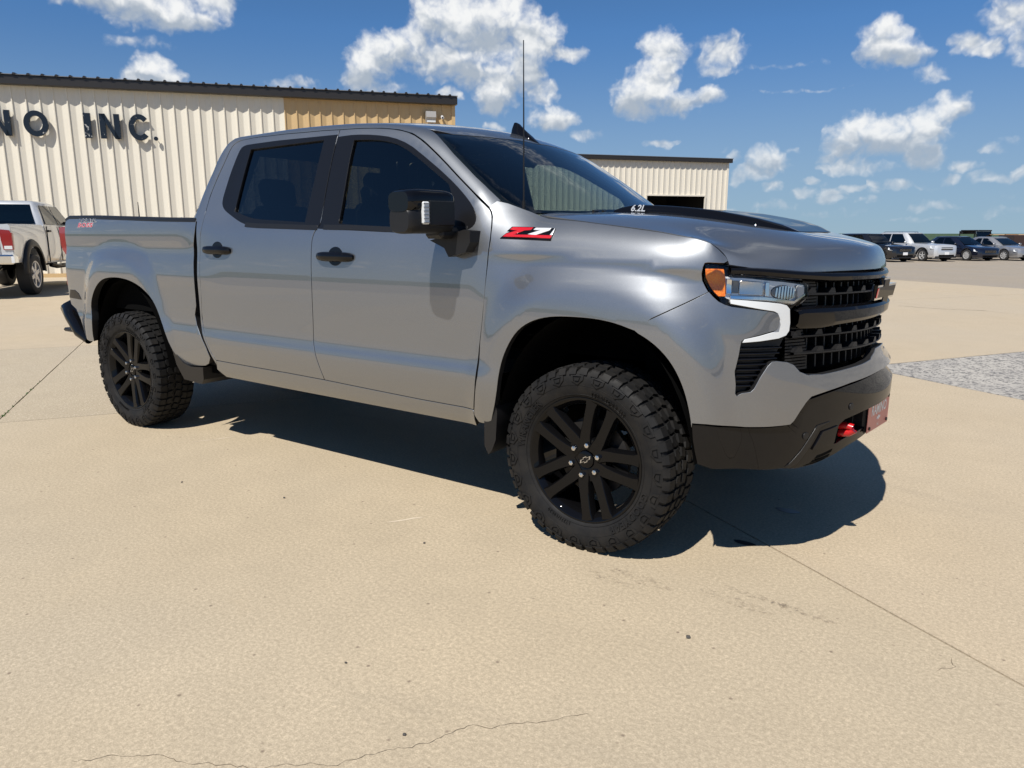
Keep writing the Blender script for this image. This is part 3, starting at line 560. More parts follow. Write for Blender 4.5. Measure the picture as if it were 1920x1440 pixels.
def panel(name, poly, M, m, parent, step=.04, gap=.002, off=0., depth=.018, holes=(), mirror=True, rnd=2, rim_mat='auto', bev=.0016, flip=1, offn=None, one=0):
    """a sheet-metal panel: outline in the surface domain, mapped by M, edges rolled back"""
    if rim_mat == 'auto': rim_mat = SEAM_DARK if m is PAINT else None  # deep edge coloured dark so the seam reads as shaded
    P = rounded(poly, rnd) if rnd else np.asarray(poly, float)
    if area2(P) < 0: P = P[::-1]
    P = inset(P, gap); loops = [resample(P, step)]
    for h in holes:
        h = rounded(h, rnd) if rnd else np.asarray(h, float)
        if area2(h) < 0: h = h[::-1]
        loops.append(resample(h, step))
    V, F, B = tri_domain(loops, step)
    X = M(V[:, 0], V[:, 1]); N = fdnorm(M, V[:, 0], V[:, 1])
    c = np.mean(X, 0); s = flip
    if s < 0: F = F[:, ::-1]
    N = N * s; o = off if offn is None else (off + offn(V[:, 0], V[:, 1]))[:, None]
    X = X + N * o; VV = [X]; NN = [N]; FF = [tuple(f) for f in F]; FM = [0] * len(FF); base = len(X)
    for li, b in enumerate(B):
        b = np.array(b); p = X[b]; n = N[b]; tng = np.roll(p, -1, 0) - np.roll(p, 1, 0); tng /= np.linalg.norm(tng, axis=1)[:, None] + 1e-9
        outw = np.cross(tng, n) * s * (1 if li == 0 else -1)
        r1 = p + outw * bev * .55 - n * bev * .35; r2 = p + outw * bev - n * bev * 1.5; r3 = p + outw * bev * .8 - n * depth; n1 = (n + outw); n1 /= np.linalg.norm(n1, axis=1)[:, None]
        k = len(b); VV += [r1, r2, r2, r3]; NN += [n1, outw, outw, outw]
        ccw = (area2(V[b]) > 0) == (s > 0); ccw = ccw if li == 0 else not ccw
        rings = [b, base + np.arange(k), base + k + np.arange(k)]; r_b = base + 2 * k + np.arange(k); r_c = base + 3 * k + np.arange(k)
        for dp, (A_, B_) in enumerate(((rings[0], rings[1]), (rings[1], rings[2]), (r_b, r_c))):
            for i in range(k):
                j = (i + 1) % k; q_ = (A_[j], A_[i], B_[i], B_[j]) if ccw else (A_[i], A_[j], B_[j], B_[i]); FF.append(tuple(int(t) for t in q_)); FM.append(1 if rim_mat and dp == 2 else 0)
        base += 4 * k
    X = np.concatenate(VV); N = np.concatenate(NN); mats = [m, rim_mat] if rim_mat else None; res = []
    if one != -1: res.append(mesh_obj(name, X, FF, m, parent, normals=N, mats=mats, fm=FM if rim_mat else None))
    if mirror: res.append(mesh_obj(name, X * [1, -1, 1], [f[::-1] for f in FF], m, parent, normals=N * [1, -1, 1], mats=mats, fm=FM if rim_mat else None))
    return res
def grid_obj(name, G, m, parent, closed_u=False, smooth=True, mirror=False, solid=0.):
    """G (nu, nv, 3) grid of points"""
    nu, nv = G.shape[:2]; V = G.reshape(-1, 3); F = []
    for i in range(nu if closed_u else nu - 1):
        for j in range(nv - 1): F.append((i * nv + j, ((i + 1) % nu) * nv + j, ((i + 1) % nu) * nv + j + 1, i * nv + j + 1))
    o = mesh_obj(name, V, F, m, parent, smooth=smooth); out = [o]
    if mirror: out.append(mesh_obj(name, V * [1, -1, 1], [f[::-1] for f in F], m, parent, smooth=smooth))
    if solid:
        for k in out:
            md = k.modifiers.new('solid', 'SOLIDIFY'); md.thickness = solid; md.offset = -1
    return out
def text_mesh(body, size=1., ext=.0, bold=0., res=3, spacing=1.):
    """flat text as (V, F) centred at the origin, x right, y up"""
    c = bpy.data.curves.new('lettering', 'FONT'); c.body = body; c.size = size; c.extrude = ext; c.offset = bold; c.align_x = 'CENTER'; c.align_y = 'CENTER'; c.resolution_u = res; c.space_character = spacing
    o = bpy.data.objects.new('lettering', c); COL.objects.link(o); dg = bpy.context.evaluated_depsgraph_get(); me = bpy.data.meshes.new_from_object(o.evaluated_get(dg))
    V = np.array([tuple(v.co) for v in me.vertices]); F = [tuple(p.vertices) for p in me.polygons]
    bpy.data.objects.remove(o); bpy.data.curves.remove(c); bpy.data.meshes.remove(me); return V, F

# ---------------------------------------------------------------- ground
EA = Vector((math.cos(R(147.5)), math.sin(R(147.5)), 0)); EN = Vector((.537, .843, 0)).normalized()
def site(u, v, z=0.):                        # slab grid coordinates -> world
    d = EA.x * EN.y - EA.y * EN.x; x = (u * EN.y - v * EA.y) / d; y = (v * EA.x - u * EN.x) / d; return (x, y, z)
def concrete(name, c0, c1, grit, speck, seed):
    m = mat(name, c0, .88, spec=.25); q = NB(m); p = q.pos(); po = q.new('ShaderNodeVectorMath', operation='ADD'); q.l.new(p, po.inputs[0]); po.inputs[1].default_value = (seed, seed * .7, 0); p = po.outputs[0]
    big = q.noise(p, .55, 5., .62, .6); mid = q.noise(p, 3.1, 6., .65); fine = q.noise(p, 75., 3., .7); g = q.noise(p, 190., 2., .8)
    c = q.mix(q.map(big, .32, .68), c0, c1)
    c = q.mix(q.map(mid, .35, .75, 0., .5), c, tuple(x * .80 for x in c0))
    st = q.noise(q.scale(p, (.35, 1.4, 1)), 1.3, 5., .7, 1.2); c = q.mix(q.map(st, .60, .80, 0., .55), c, tuple(a * b for a, b in zip(c0, (.66, .67, .70))))
    c = q.mix(q.map(q.noise(p, .9, 4., .7, 2.), .62, .82, 0., .35), c, (min(1, c0[0] * 1.18), c0[1] * 1.12, c0[2] * 1.02))
    c = q.mix(q.map(q.noise(p, .17, 3., .6), .40, .62, 0., .55), c, (c0[0] * .93, c0[1] * 1.0, c0[2] * 1.14))
    co = q.noise(p, 62., 3., .78); c = q.mix(q.map(co, .36, .60, grit * .7, 0.), c, tuple(x * .55 for x in c0)); c = q.mix(q.map(co, .55, .72, 0., grit * .6), c, tuple(min(.9, x * 1.28) for x in c0))
    c = q.mix(q.map(fine, .38, .62, grit, 0.), c, tuple(x * .48 for x in c0)); c = q.mix(q.map(g, .34, .66, grit * .9, 0.), c, tuple(x * .42 for x in c0))
    v = q.voro(p, speck[0], 'F1', 'Distance'); vc = q.voro(p, speck[0], 'F1', 'Color'); sv = q.new('ShaderNodeSeparateColor'); q.l.new(vc, sv.inputs[0])
    c = q.mix(q.math('MULTIPLY', q.map(v, .30, .12, 0., 1.), q.map(sv.outputs[0], 1 - speck[1], 1 - speck[1] * .5, 0., .75)), c, speck[2])
    q.set('Base Color', c); h = q.math('ADD', q.math('MULTIPLY', fine, .6), q.math('MULTIPLY', g, .7)); q.bump(h, .45 * min(1.5, grit * 2.2), .0035); return m
CONC = concrete('smooth_concrete', (.575, .475, .335), (.655, .54, .38), .46, (36., .02, (.16, .12, .09)), 3.1)
CONC2 = concrete('pinkish_concrete', (.585, .48, .34), (.64, .525, .372), .44, (40., .02, (.16, .12, .09)), 7.7)
ROUGHC = concrete('exposed_aggregate_concrete', (.56, .47, .345), (.61, .52, .38), .55, (70., .85, (.80, .72, .58)), 12.3)
PATCH = mat('broken_chip_seal', (.4, .38, .35), .92, spec=.2); q = NB(PATCH); _p = q.pos(); _v = q.voro(_p, 44., 'F1', 'Color'); _s = q.new('ShaderNodeSeparateColor'); q.l.new(_v, _s.inputs[0]); _w = q.noise(q.scale(_p, (1., 1., 0)), 9., 4., .75); _x = q.math('ADD', q.math('MULTIPLY', _s.outputs[0], .75), q.math('MULTIPLY', q.map(_w, .3, .7), .5))
_c = q.mix(q.map(_x, .34, .60), (.15, .145, .142), (.43, .405, .365)); q.set('Base Color', q.mix(q.map(q.noise(_p, 1.3, 3.), .42, .7, 0., .45), _c, (.16, .155, .16))); q.bump(_s.outputs[0], .6, .012)
ASPH = concrete('worn_grey_lot', (.41, .35, .275), (.47, .40, .315), .45, (8., .4, (.22, .19, .15)), 31.)
JOINT = mat('joint_dirt', (.055, .045, .032), .95)
FIELD = mat('green_field', (.035, .075, .022), .9); q = NB(FIELD); _p = q.pos(); q.set('Base Color', q.mix(q.map(q.noise(q.scale(_p, (1, 1, 0)), .02, 5.), .35, .7), (.022, .052, .016), (.05, .082, .026)))
def flat(name, poly, z, m, kind='structure', parent=None):
    o = mesh_obj(name, [(x, y, z) for x, y in poly], [tuple(range(len(poly)))], m, parent, smooth=False)
    if kind: o['kind'] = kind
    return o
def strip_v(v0, z0, v1, z1): return [site(-3000, v0, z0), site(3000, v0, z0), site(3000, v1, z1), site(-3000, v1, z1)]
_V = strip_v(-3000, -.045, 17.12, -.045) + strip_v(17.12, -.006, 34, -.25) + strip_v(34, -.25, 3000, -.25) + [site(-3000, 17.12, -.045), site(3000, 17.12, -.045), site(3000, 17.12, -.006), site(-3000, 17.12, -.006)]
GROUND = mesh_obj('ground', _V, [(3, 2, 1, 0), (7, 6, 5, 4), (11, 10, 9, 8)], ASPH, None, smooth=False); GROUND['kind'] = 'structure'
for _p in GROUND.data.polygons: pass
# the base under the slab joints
cn = [site(u, v)[:2] for u, v in ((-40, -30), (45, -30), (45, 17.1), (-40, 17.1))]; flat('slab_bed', cn, -.018, JOINT, None, GROUND)
rnd = random.Random(5)
def slab(u0, u1, v0, v1, m, g=.005):
    """one poured slab: a grid of edge points so the arrises are slightly uneven"""
    P = []
    def run(a, b):
        L = math.dist(a, b); n = max(2, min(60, int(L / .25)))
        for i in range(n): t = i / n; P.append((a[0] + (b[0] - a[0]) * t + rnd.uniform(-1, 1) * .0022, a[1] + (b[1] - a[1]) * t + rnd.uniform(-1, 1) * .0022))
    c = [(u0 + g, v0 + g), (u1 - g, v0 + g), (u1 - g, v1 - g), (u0 + g, v1 - g)]
    for i in range(4): run(c[i], c[(i + 1) % 4])
    n = len(P); V = [site(u, v, 0) for u, v in P] + [site(u, v, -.03) for u, v in P]
    F = [tuple(range(n))] + [(i, n + i, n + (i + 1) % n, (i + 1) % n) for i in range(n)]
    o = mesh_obj('concrete_slab', V, F, m, GROUND, smooth=False)
    if o.data.polygons[0].normal.z < 0: o.data.flip_normals()
    return o
for u0, u1 in ((-40, -22), (-22, 3.1)): slab(u0, u1, -30, -9.5, CONC); slab(u0, u1, -9.5, -.03, CONC)
for v0, v1 in ((-30, -9.5), (-9.5, -3.81)):
    slab(3.1, 7.2, v0, v1, ROUGHC)
    for u0, u1 in ((7.2, 13.5), (13.5, 20), (20, 27), (27, 45)): slab(u0, u1, v0, v1, CONC2)
slab(3.1, 7.2, -3.81, -.03, ROUGHC)
for u0, u1 in ((7.2, 13.5), (13.5, 20), (20, 27), (27, 45)): slab(u0, u1, -3.81, -.03, CONC2)
slab(-22, 3.1, -.03, 4.05, CONC2); slab(-40, -22, -.03, 4.05, CONC)
for u0, u1 in ((3.1, 7.2), (7.2, 13.5), (13.5, 20), (20, 27), (27, 45)): slab(u0, u1, -.03, 4.05, CONC)
slab(-22, 2.4, 4.05, 10.8, PATCH, .012)
for v0, v1 in ((4.05, 10.8), (10.8, 14.4), (14.4, 17.1)):
    for u0, u1 in (((2.4, 8.0), (8.0, 13.5), (13.5, 20), (20, 27), (27, 45)) if v0 < 5 else ((-22, 8.0), (8.0, 13.5), (13.5, 20), (20, 27), (27, 45))): slab(u0, u1, v0, v1, CONC2)
mesh_obj('field', [site(-3000, 78, -.10), site(3000, 78, -.10), site(3000, 400, 1.0), site(-3000, 400, 1.0), site(3000, 3000, 1.35), site(-3000, 3000, 1.35)], [(3, 2, 1, 0), (5, 4, 2, 3)], FIELD, None, smooth=False)['kind'] = 'structure'
mesh_obj('field', [site(-3000, -3000, -.02), site(3000, -3000, -.02), site(3000, -70, -.02), site(-3000, -70, -.02)], [(3, 2, 1, 0)], FIELD, None, smooth=False)['kind'] = 'structure'
# hairline cracks, skid scuffs and bits on the slabs
def strip(name, pts, w, z, m):
    V = []; n = len(pts)
    for i, p in enumerate(pts):
        a = Vector(pts[max(0, i - 1)]); b = Vector(pts[min(n - 1, i + 1)]); d = (b - a).normalized(); nn = Vector((-d.y, d.x)); ww = w * rnd.uniform(.4, 1.2) * (.3 if i in (0, n - 1) else 1)
        V += [(p[0] + nn.x * ww, p[1] + nn.y * ww, z), (p[0] - nn.x * ww, p[1] - nn.y * ww, z)]
    return mesh_obj(name, V, [(2 * i, 2 * i + 2, 2 * i + 3, 2 * i + 1) for i in range(n - 1)], m, GROUND, smooth=False)
CRK = mat('crack_brown', (.13, .10, .07), .95)  # dark brown of the crack strips
def wander(pts, step=.02, amp=.010):
    out = []; o = 0
    for a, b in zip(pts[:-1], pts[1:]):
        n = max(1, int(math.dist(a, b) / step))
        for i in range(n):
            o = o * .8 + rnd.uniform(-amp, amp); t = i / n; dx, dy = b[0] - a[0], b[1] - a[1]; L = math.hypot(dx, dy); out.append((a[0] + dx * t - dy / L * o, a[1] + dy * t + dx / L * o))
    return out + [pts[-1]]
CRACKPTS = [(-.463, -2.931), (-.359, -2.829), (-.217, -2.769), (-.084, -2.706), (-.021, -2.662), (.072, -2.577), (.127, -2.55), (.167, -2.468), (.24, -2.382), (.301, -2.278), (.338, -2.213), (.41, -2.157), (.50, -2.062), (.58, -1.97)]
strip('crack', wander(CRACKPTS, .012, .007), .0008, .0015, CRK)
strip('crack', wander([(1.44, -1.02), (1.46, -1.09), (1.40, -1.14)]), .001, .0015, CRK)
strip('crack', wander([(-.5, 12.4), (.3, 12.1), (1.0, 12.3)], .05, .03), .012, .0015, CRK)
SCUFF = mat('pale_scrape', (.62, .53, .40), .9)
for a, b in (((-3.0, -1.0), (-2.89, -.74)), ((-.93, -1.26), (-.83, -1.10))): strip('scrape_mark', wander([a, b], .03, .006), .006, .0012, SCUFF)
TMARK = mat('tyre_dust', (.40, .325, .235), .9); q = NB(TMARK); _n = q.noise(q.pos(), 38., 4., .7); 
q.set('Alpha', q.map(_n, .48, .70, 0., .45)); q.b.inputs['Base Color'].default_value = (.33, .27, .20, 1)
for x, y, L, w, a in ((.33, -1.10, .30, .035, -.1), (.24, -1.17, .22, .03, -.1), (.80, -.98, .34, .03, -.12), (.72, -1.06, .30, .028, -.12), (.95, -1.0, .25, .03, -.12)):
    n = 7; strip('tyre_mark', [(x + L * (i / n - .5) * math.cos(a), y + L * (i / n - .5) * math.sin(a)) for i in range(n + 1)], w, .0018, TMARK)
PEB = mat('pebble', (.06, .055, .05), .7); WETM = mat('water_drip', (.018, .018, .02), .35)
for x, y, r in ((.665, -1.41, .009), (-.62, -1.34, .006), (-1.62, -1.33, .007), (-2.3, -1.5, .006), (1.1, -1.9, .005), (-.2, -2.2, .005), (.2, -2.35, .006)):
    bm = bmesh.new(); bmesh.ops.create_icosphere(bm, subdivisions=1, radius=r)
    for v in bm.verts: v.co = Vector((v.co.x * rnd.uniform(.8, 1.3), v.co.y * rnd.uniform(.7, 1.2), v.co.z * rnd.uniform(.5, .8)))
    me = bpy.data.meshes.new('pebble'); bm.to_mesh(me); bm.free(); me.materials.append(PEB); o = link('pebble', me, GROUND); o.location = (x, y, r * .5)
for x, y, rx, ry in ((.63, .02, .06, .030), (.575, -.50, .05, .022)):
    mesh_obj('water_drip', [(x + rx * math.cos(a) * (1 + .12 * math.sin(3 * a)), y + ry * math.sin(a), .0016) for a in [i * .314159 for i in range(20)]], [tuple(range(20))], WETM, GROUND, smooth=False)
WEED = mat('weed_leaf', (.05, .10, .02), .7)
b = MB()
for k in range(40):
    t = rnd.random()**2; p = site(3.3 + 1.6 * t + rnd.uniform(-.02, .02), -3.81 + rnd.uniform(-.006, .006)); h = rnd.uniform(.006, .018); a = rnd.uniform(0, 6.28); b.add([(p[0], p[1], -.01), (p[0] + .012 * math.cos(a), p[1] + .012 * math.sin(a), h), (p[0] + .01 * math.cos(a + 1), p[1] + .01 * math.sin(a + 1), h * .6)], [(0, 1, 2)])
o = b.build('joint_weeds', WEED, GROUND, deg=0); o['kind'] = 'stuff'

# ---------------------------------------------------------------- the grey pickup in the foreground
TRUCK = thing('pickup_truck', 'big silver grey crew cab pickup with black wheels parked in the foreground', 'pickup truck', (-1.87, 0, 0))
T = {k: np.array(v, float) for k, v in TR.items()}
def cat_(*a): return np.concatenate([np.atleast_2d(x) for x in a])
def to2(P): return [tuple(p) for p in P]

# doors ------------------------------------------------------------------------------------------
T['arch_front'][1:18] = T['arch_front'][1:18]; T['arch_front'] = smooth_open(T['arch_front'], 61); T['arch_rear'][-2:] = [(-4.155, .66), (-4.165, .59)]; T['arch_rear'] = smooth_open(T['arch_rear'], 48)
kz = int(np.argmin(np.hypot(T['arch_front'][:, 0] - .245, T['arch_front'][:, 1] - 1.006)))
sbx = lambda z: np.interp(z, [1.41, 1.436, 1.524, 1.63, 1.73, 1.832, 1.891, 1.91], [-1.662, -1.6455, -1.651, -1.658, -1.661, -1.664, -1.661, -1.665])
for nm_, sg_ in (('frame_front', 1), ('frame_rear', -1)):
    P = T[nm_]; k_ = (P[:, 0] < -1.60) if sg_ > 0 else (P[:, 0] > -1.68); P[k_, 0] = sbx(P[k_, 1]) + sg_ * .0085
fd = cat_(T['seam_A'], T['seam_roof_front'][1:], T['seam_B'][1:], T['door_bottom_front'][1:-1])
rd = cat_(T['seam_B'][::-1], T['seam_roof_rear'][1:], T['seam_C'][1:], T['door_bottom_rear'][1:-1])
for kind, outl, fr, gl, gm, hd in (('front', fd, T['frame_front'], T['glass_front'], GL_FRONT, T['handle_front']),
                                   ('rear', rd, T['frame_rear'], T['glass_rear'], GL_REAR, T['handle_rear'])):
    doors = panel('door', outl, M_cab, PAINT, TRUCK, step=.035, gap=.0036, depth=.03, holes=[fr], rnd=1)
    for sd, dr in enumerate(doors):
        dr['label'] = kind + ' door with black handle'
        one = {'mirror': sd == 1, 'one': 0 if sd == 0 else -1}
        panel('window_trim', fr, M_cab, SATIN, dr, step=.04, gap=-.0045, off=.0012, depth=.016, holes=[gl], rnd=1, **one)
        panel('window_glass', gl, M_cab, gm, dr, step=.07, gap=-.004, off=-.011, depth=.003, rnd=1, **one)
        if kind == 'front': panel('mirror_sail', T['sail_front'], M_cab, BLACKP, dr, step=.05, gap=.001, off=-.002, depth=.01, rnd=1, **one)
        # weatherstrip along the belt and a run channel round the glass
        b0, b1 = (-1.617, -.64) if kind == 'front' else (-2.30, -1.668)
        zb = (lambda a: np.interp(a, [-1.65, -1.35, -1.1, -.72, -.6], [1.4165, 1.412, 1.402, 1.400, 1.408])) if kind == 'front' else (lambda a: np.interp(a, [-2.36, -2.30, -2.2, -1.64], [1.447, 1.433, 1.427, 1.413]))
        aa = np.linspace(b0, b1, 24); st = np.concatenate([np.stack([aa, zb(aa) - .012], 1), np.stack([aa, zb(aa) + .011], 1)[::-1]])
        panel('belt_moulding', st, M_cab, BLACKP, dr, step=.05, gap=0, off=.003, depth=.01, rnd=0, **one)
        # handle: grip bar over a round cup
        c = hd.mean(0); half = (hd[-1, 0] - hd[0, 0]) / 2; ph = np.linspace(0, 2 * np.pi, 25)[:-1]
        cup = np.stack([c[0] + .056 * np.cos(ph), c[1] + .004 + .048 * np.sin(ph)], 1)
        panel('handle_cup', cup, M_cab, BLACKG, dr, step=.02, gap=0, off=.0025, depth=.004, rnd=0, **one)
        ecc = np.stack([c[0] + .068 * np.cos(ph), c[1] - .012 + .062 * np.sin(ph)], 1)
        w_ = np.linspace(-1, 1, 13); prof = [(-.026, .012), (-.020, .034), (0, .040), (.019, .034), (.024, .014), (0, .008)]
        G = []
        for w in w_:
            cap = (1 - abs(w)**6 * .55); row = []
            for dz, oo in prof:
                p = M_cab(np.array([c[0] + half * w]), np.array([c[1] + dz * cap + .002])); n = fdnorm(M_cab, np.array([c[0] + half * w]), np.array([c[1]]))
                row.append((p + n * (oo * (1 - abs(w)**5 * .72)))[0])
            G.append(row + [row[0]])
        G = np.array(G); sg = np.array([1, 1, 1.]) if sd == 0 else np.array([1, -1, 1.])
        o = grid_obj('door_handle', G * sg if sd == 0 else (G * sg)[::-1], BLACKG, dr)[0]
        if kind == 'front': pass

# cab side frame: sill-to-roof strip outside the door seams --------------------------------------------
def cabproj(P, it=8):
    P = np.array(P, float)
    for _ in range(it):
        f = cab_f(P[:, 0], P[:, 1], P[:, 2]); e = 1e-3
        g = np.stack([(cab_f(P[:, 0] + e * (k == 0), P[:, 1] + e * (k == 1), P[:, 2] + e * (k == 2)) - f) / e for k in range(3)], 1)
        P = P - g * np.clip(f / ((g * g).sum(1) + 1e-9), -.05, .05)[:, None]
    return P, g / np.linalg.norm(g, axis=1)[:, None]
seam2 = cat_(T['seam_roof_front'][::1], T['seam_roof_rear'][1:], T['seam_C'][1:7])
seam3 = M_cab(seam2[:, 0], seam2[:, 1])
n_s = len(seam3); kA = 7; kB = len(T['seam_roof_front']) - 1; kC = len(T['seam_roof_front']) + len(T['seam_roof_rear']) - 2
dA = T['ws_edge'][:7][::-1]; ditch = cat_(np.c_[dA, np.zeros(len(dA))], np.c_[T['ditch_front'][::-1][1:], np.zeros(2)])
ditch[:, 2] = cab_z(ditch[:, 0], ditch[:, 1])
def arcpar(P): 
    s = np.concatenate([[0], np.cumsum(np.linalg.norm(np.diff(P, axis=0), axis=1))]); return s / s[-1]
def samp(P, t): s = arcpar(P); return np.stack([np.interp(t, s, P[:, k]) for k in range(3)], 1)
rail = np.array([(x, -.683 - .012 * abs(x + 1.9), cab_z(np.array([x]), np.array([-.683]))[0]) for x in np.linspace(-1.25, -2.56, 9)])
rear = np.array([(-2.640, -.700, 1.93), (-2.70, -.760, 1.83), (-2.76, -.80, 1.68), (-2.80, -.84, 1.55), (-2.835, -.87, 1.44)])
t1, t2, t3 = np.linspace(0, 1, 40), np.linspace(0, 1, 40)[1:], np.linspace(0, 1, 30)[1:]
SEAM = np.concatenate([samp(seam3[:kA + 1], t1), samp(seam3[kA:kC], t2), samp(seam3[kC - 1:], t3)])
DIT = np.concatenate([samp(ditch, t1), samp(np.concatenate([ditch[-1:], rail]), t2), samp(np.concatenate([rail[-1:], rear]), t3)])
rows = []
for w in np.linspace(0, 1, 11):
    P, N = cabproj(SEAM * (1 - w) + DIT * w); rows.append(P)
    if w == 0: N0 = N; d0 = None
    if w == 1: N1 = N
d = rows[1] - rows[0]; d /= np.linalg.norm(d, axis=1)[:, None]; rows[0] = rows[0] + d * .0035
rows = [rows[0] - N0 * .03, rows[0] - N0 * .002] + [rows[0] + d * .002] + rows[1:] + [rows[-1] - N1 * .02]
G = np.stack(rows, 1)
for o in grid_obj('cab_pillar_frame', G, PAINT, TRUCK, mirror=True): smooth_angle(o, 40)
cs = cat_(T['seam_C'][5:], [(-2.652, .565), (-2.684, .62), (-2.716, .69), (-2.752, .76), (-2.772, .83), (-2.766, 1.0), (-2.765, 1.2), (-2.768, 1.33), (-2.772, 1.47), (-2.745, 1.53)])
panel('cab_corner', cs, M_cab, PAINT, TRUCK, step=.04, gap=.002, depth=.05, rnd=0)

# roof, windshield, back panel -------------------------------------------------------------------------
wt = T['ws_top']; wt = cat_(wt, [(-.885, 0.)]); wt_full = cat_(wt, (wt * [1, -1])[::-1][1:])
roof = cat_(wt_full[1:-1], (cat_(ditch[-2:, :2], rail[:, :2], rear[:1, :2]) * [1, -1]), [(-2.70, .5), (-2.72, 0), (-2.70, -.5)], cat_(ditch[-2:, :2], rail[:, :2], rear[:1, :2])[::-1])
panel('roof', roof, M_top, PAINT, TRUCK, step=.06, gap=.004, depth=.015, mirror=False, rnd=0)
we = T['ws_edge']; base = np.array([(-.385, -.80), (-.345, -.68), (-.305, -.5), (-.278, -.3), (-.266, 0.)])
half = cat_(we[:-1][::-1], wt[1:]); half2 = cat_(base[::-1], half)       # centre base -> edge -> centre top
ws = cat_(half2, (half2 * [1, -1])[::-1][1:-1])
WS = panel('windshield', ws, M_top, GL_WIND, TRUCK, step=.07, gap=.004, off=-.002, depth=.004, mirror=False, rnd=0)[0]
ins = inset(resample(ws if area2(ws) > 0 else ws[::-1], .06), .028)
k_ = ins[:, 0] < -.80; cen = np.exp(-(ins[:, 1] / .22)**2); ins[:, 0] -= 0
ins[:, 0] += np.where(k_, .09 * np.where(np.abs(ins[:, 1]) < .2, 1 - sst(.11, .2, np.abs(ins[:, 1])), 0), 0)
panel('windshield_frit', ws, M_top, BLACKP, WS, step=.06, gap=.003, off=-.006, depth=.001, mirror=False, rnd=0, holes=[ins])
# cowl
cw = cat_(base[:, :2] + [.0, 0], [(-.20, .0), (-.22, -.3), (-.26, -.5), (-.30, -.66), (-.335, -.80)])
def M_cowl(a, b): return np.stack([a, b, np.full_like(a, 1.462) - .02 * np.abs(b)], 1)
cw = cat_(base + [-.02, 0], [(-.19, 0.), (-.2, -.3), (-.24, -.5), (-.29, -.68), (-.33, -.82), (-.40, -.835)])
panel('cowl_grille', cat_([(-.29, 0), (-.30, -.3), (-.33, -.5), (-.37, -.68), (-.41, -.80), (-.40, -.84), (-.31, -.83), (-.27, -.68), (-.23, -.5), (-.20, -.3), (-.19, 0)]), M_cowl, BLACKP, TRUCK, step=.06, gap=0, depth=.03, rnd=0)
for s in (-1, 1):                            # wipers
    b = MB(); b.tube([(-.30, s * .05 - .35, 1.492), (-.36, s * .05 - .05, 1.502), (-.33, s * .05 + .25, 1.49)], .008, 6); b.build('wiper', BLACKP, TRUCK)
# cab back wall with its window
zb = [(-.70, 1.40), (.70, 1.40), (.66, 1.90), (-.66, 1.90)]
def M_back(a, b): return np.stack([-2.80 + np.maximum(b - 1.45, 0) * .32, -a, b], 1)
panel('cab_back', [(-.93, .6), (.93, .6), (.90, 1.45), (.68, 1.95), (-.68, 1.95), (-.90, 1.45)], M_back, PAINT, TRUCK, step=.09, gap=0, depth=.03, mirror=False, rnd=0, holes=[np.array([(-.66, 1.50), (.66, 1.50), (.56, 1.87), (-.56, 1.87)])], flip=-1)
panel('back_window', [(-.66, 1.50), (.66, 1.50), (.56, 1.87), (-.56, 1.87)], M_back, GL_REAR, TRUCK, step=.2, gap=-.005, off=-.004, depth=.002, mirror=False, rnd=0, flip=-1)

# fender, rocker, bed side ------------------------------------------------------------------------------
fe = cat_(T['fender_low'][::-1][:1] * 0 + [[-.505, .506]], T['fender_low'][2:3], T['fender_low'][1:2], T['seam_A_body'][::-1][:-1], T['seam_A'][5:], [(-.546, 1.512), (-.527, 1.532), (-.48, 1.520), (-.41, 1.494)], T['fender_hood'], T['fender_lamp'][1:], T['fender_bumper'][1:-1],
          [(.245, 1.006)], T['arch_front'][:kz][::-1], [(-.497, .50)])
panel('front_fender', fe, M_body, PAINT, TRUCK, step=.028, gap=.0034, depth=.035, rnd=0)
rk = cat_(T['door_bottom_rear'][:-1], T['door_bottom_front'], [(-.590, .545), (-.60, .475), (-1.2, .478), (-2.0, .482), (-2.60, .488), (-2.665, .535)])
panel('rocker_panel', rk, M_body, PAINT, TRUCK, step=.035, gap=.003, depth=.06, rnd=0)
bd = cat_(T['bed_gap'] - np.array([.0, 0]) * 1 - np.c_[np.interp(T['bed_gap'][:, 1], [.55, .85, 1.0], [.016, .010, 0.]), 0 * T['bed_gap'][:, 1]], T['bed_low_front'][1:-1], T['arch_rear'], [(-4.24, .585), (-4.33, .60)], T['bed_rear'][:3], [(-4.50, .815), (-4.575, .84), (-4.60, .90), (-4.59, 1.05), (-4.585, 1.2), (-4.58, 1.35), (-4.560, 1.47)], T['bed_top'][1:])
panel('bed_side', bd, M_body, PAINT, TRUCK, step=.032, gap=.003, depth=.05, rnd=0)
for o in panel('side_marker', T['side_marker'] + [.09, 0], M_body, BLACKG, TRUCK, step=.03, gap=.0, off=.003, depth=.006, rnd=0): pass
# bed rail caps, bed, tailgate, tail lamps
aa = np.linspace(-4.56, -2.785, 30); zt = np.interp(aa, [-4.55, -4.5, -4.155, -3.63, -3.18, -2.78], [1.486, 1.503, 1.500, 1.486, 1.474, 1.467])
pr = M_body(aa, zt - .004)
G = np.stack([pr + [0, -.003, -.012], pr + [0, -.004, .006], pr + [0, .005, .014], pr + [0, .07, .016], pr + [0, .085, -.02]], 1)
grid_obj('bed_rail_cap', G, BLACKP, TRUCK, mirror=True)
b = MB(); b.box((-3.67, 0, .86), (1.75, 1.70, .05)); b.box((-3.67, -.86, 1.15), (1.78, .04, .62)); b.box((-3.67, .86, 1.15), (1.78, .04, .62)); b.box((-2.83, 0, 1.15), (.04, 1.70, .60)); b.build('bed_box', DARK, TRUCK)
b = MB(); b.box((-4.585, 0, 1.18), (.07, 1.62, .60), bev=.015); tg = b.build('tailgate', PAINT, TRUCK)
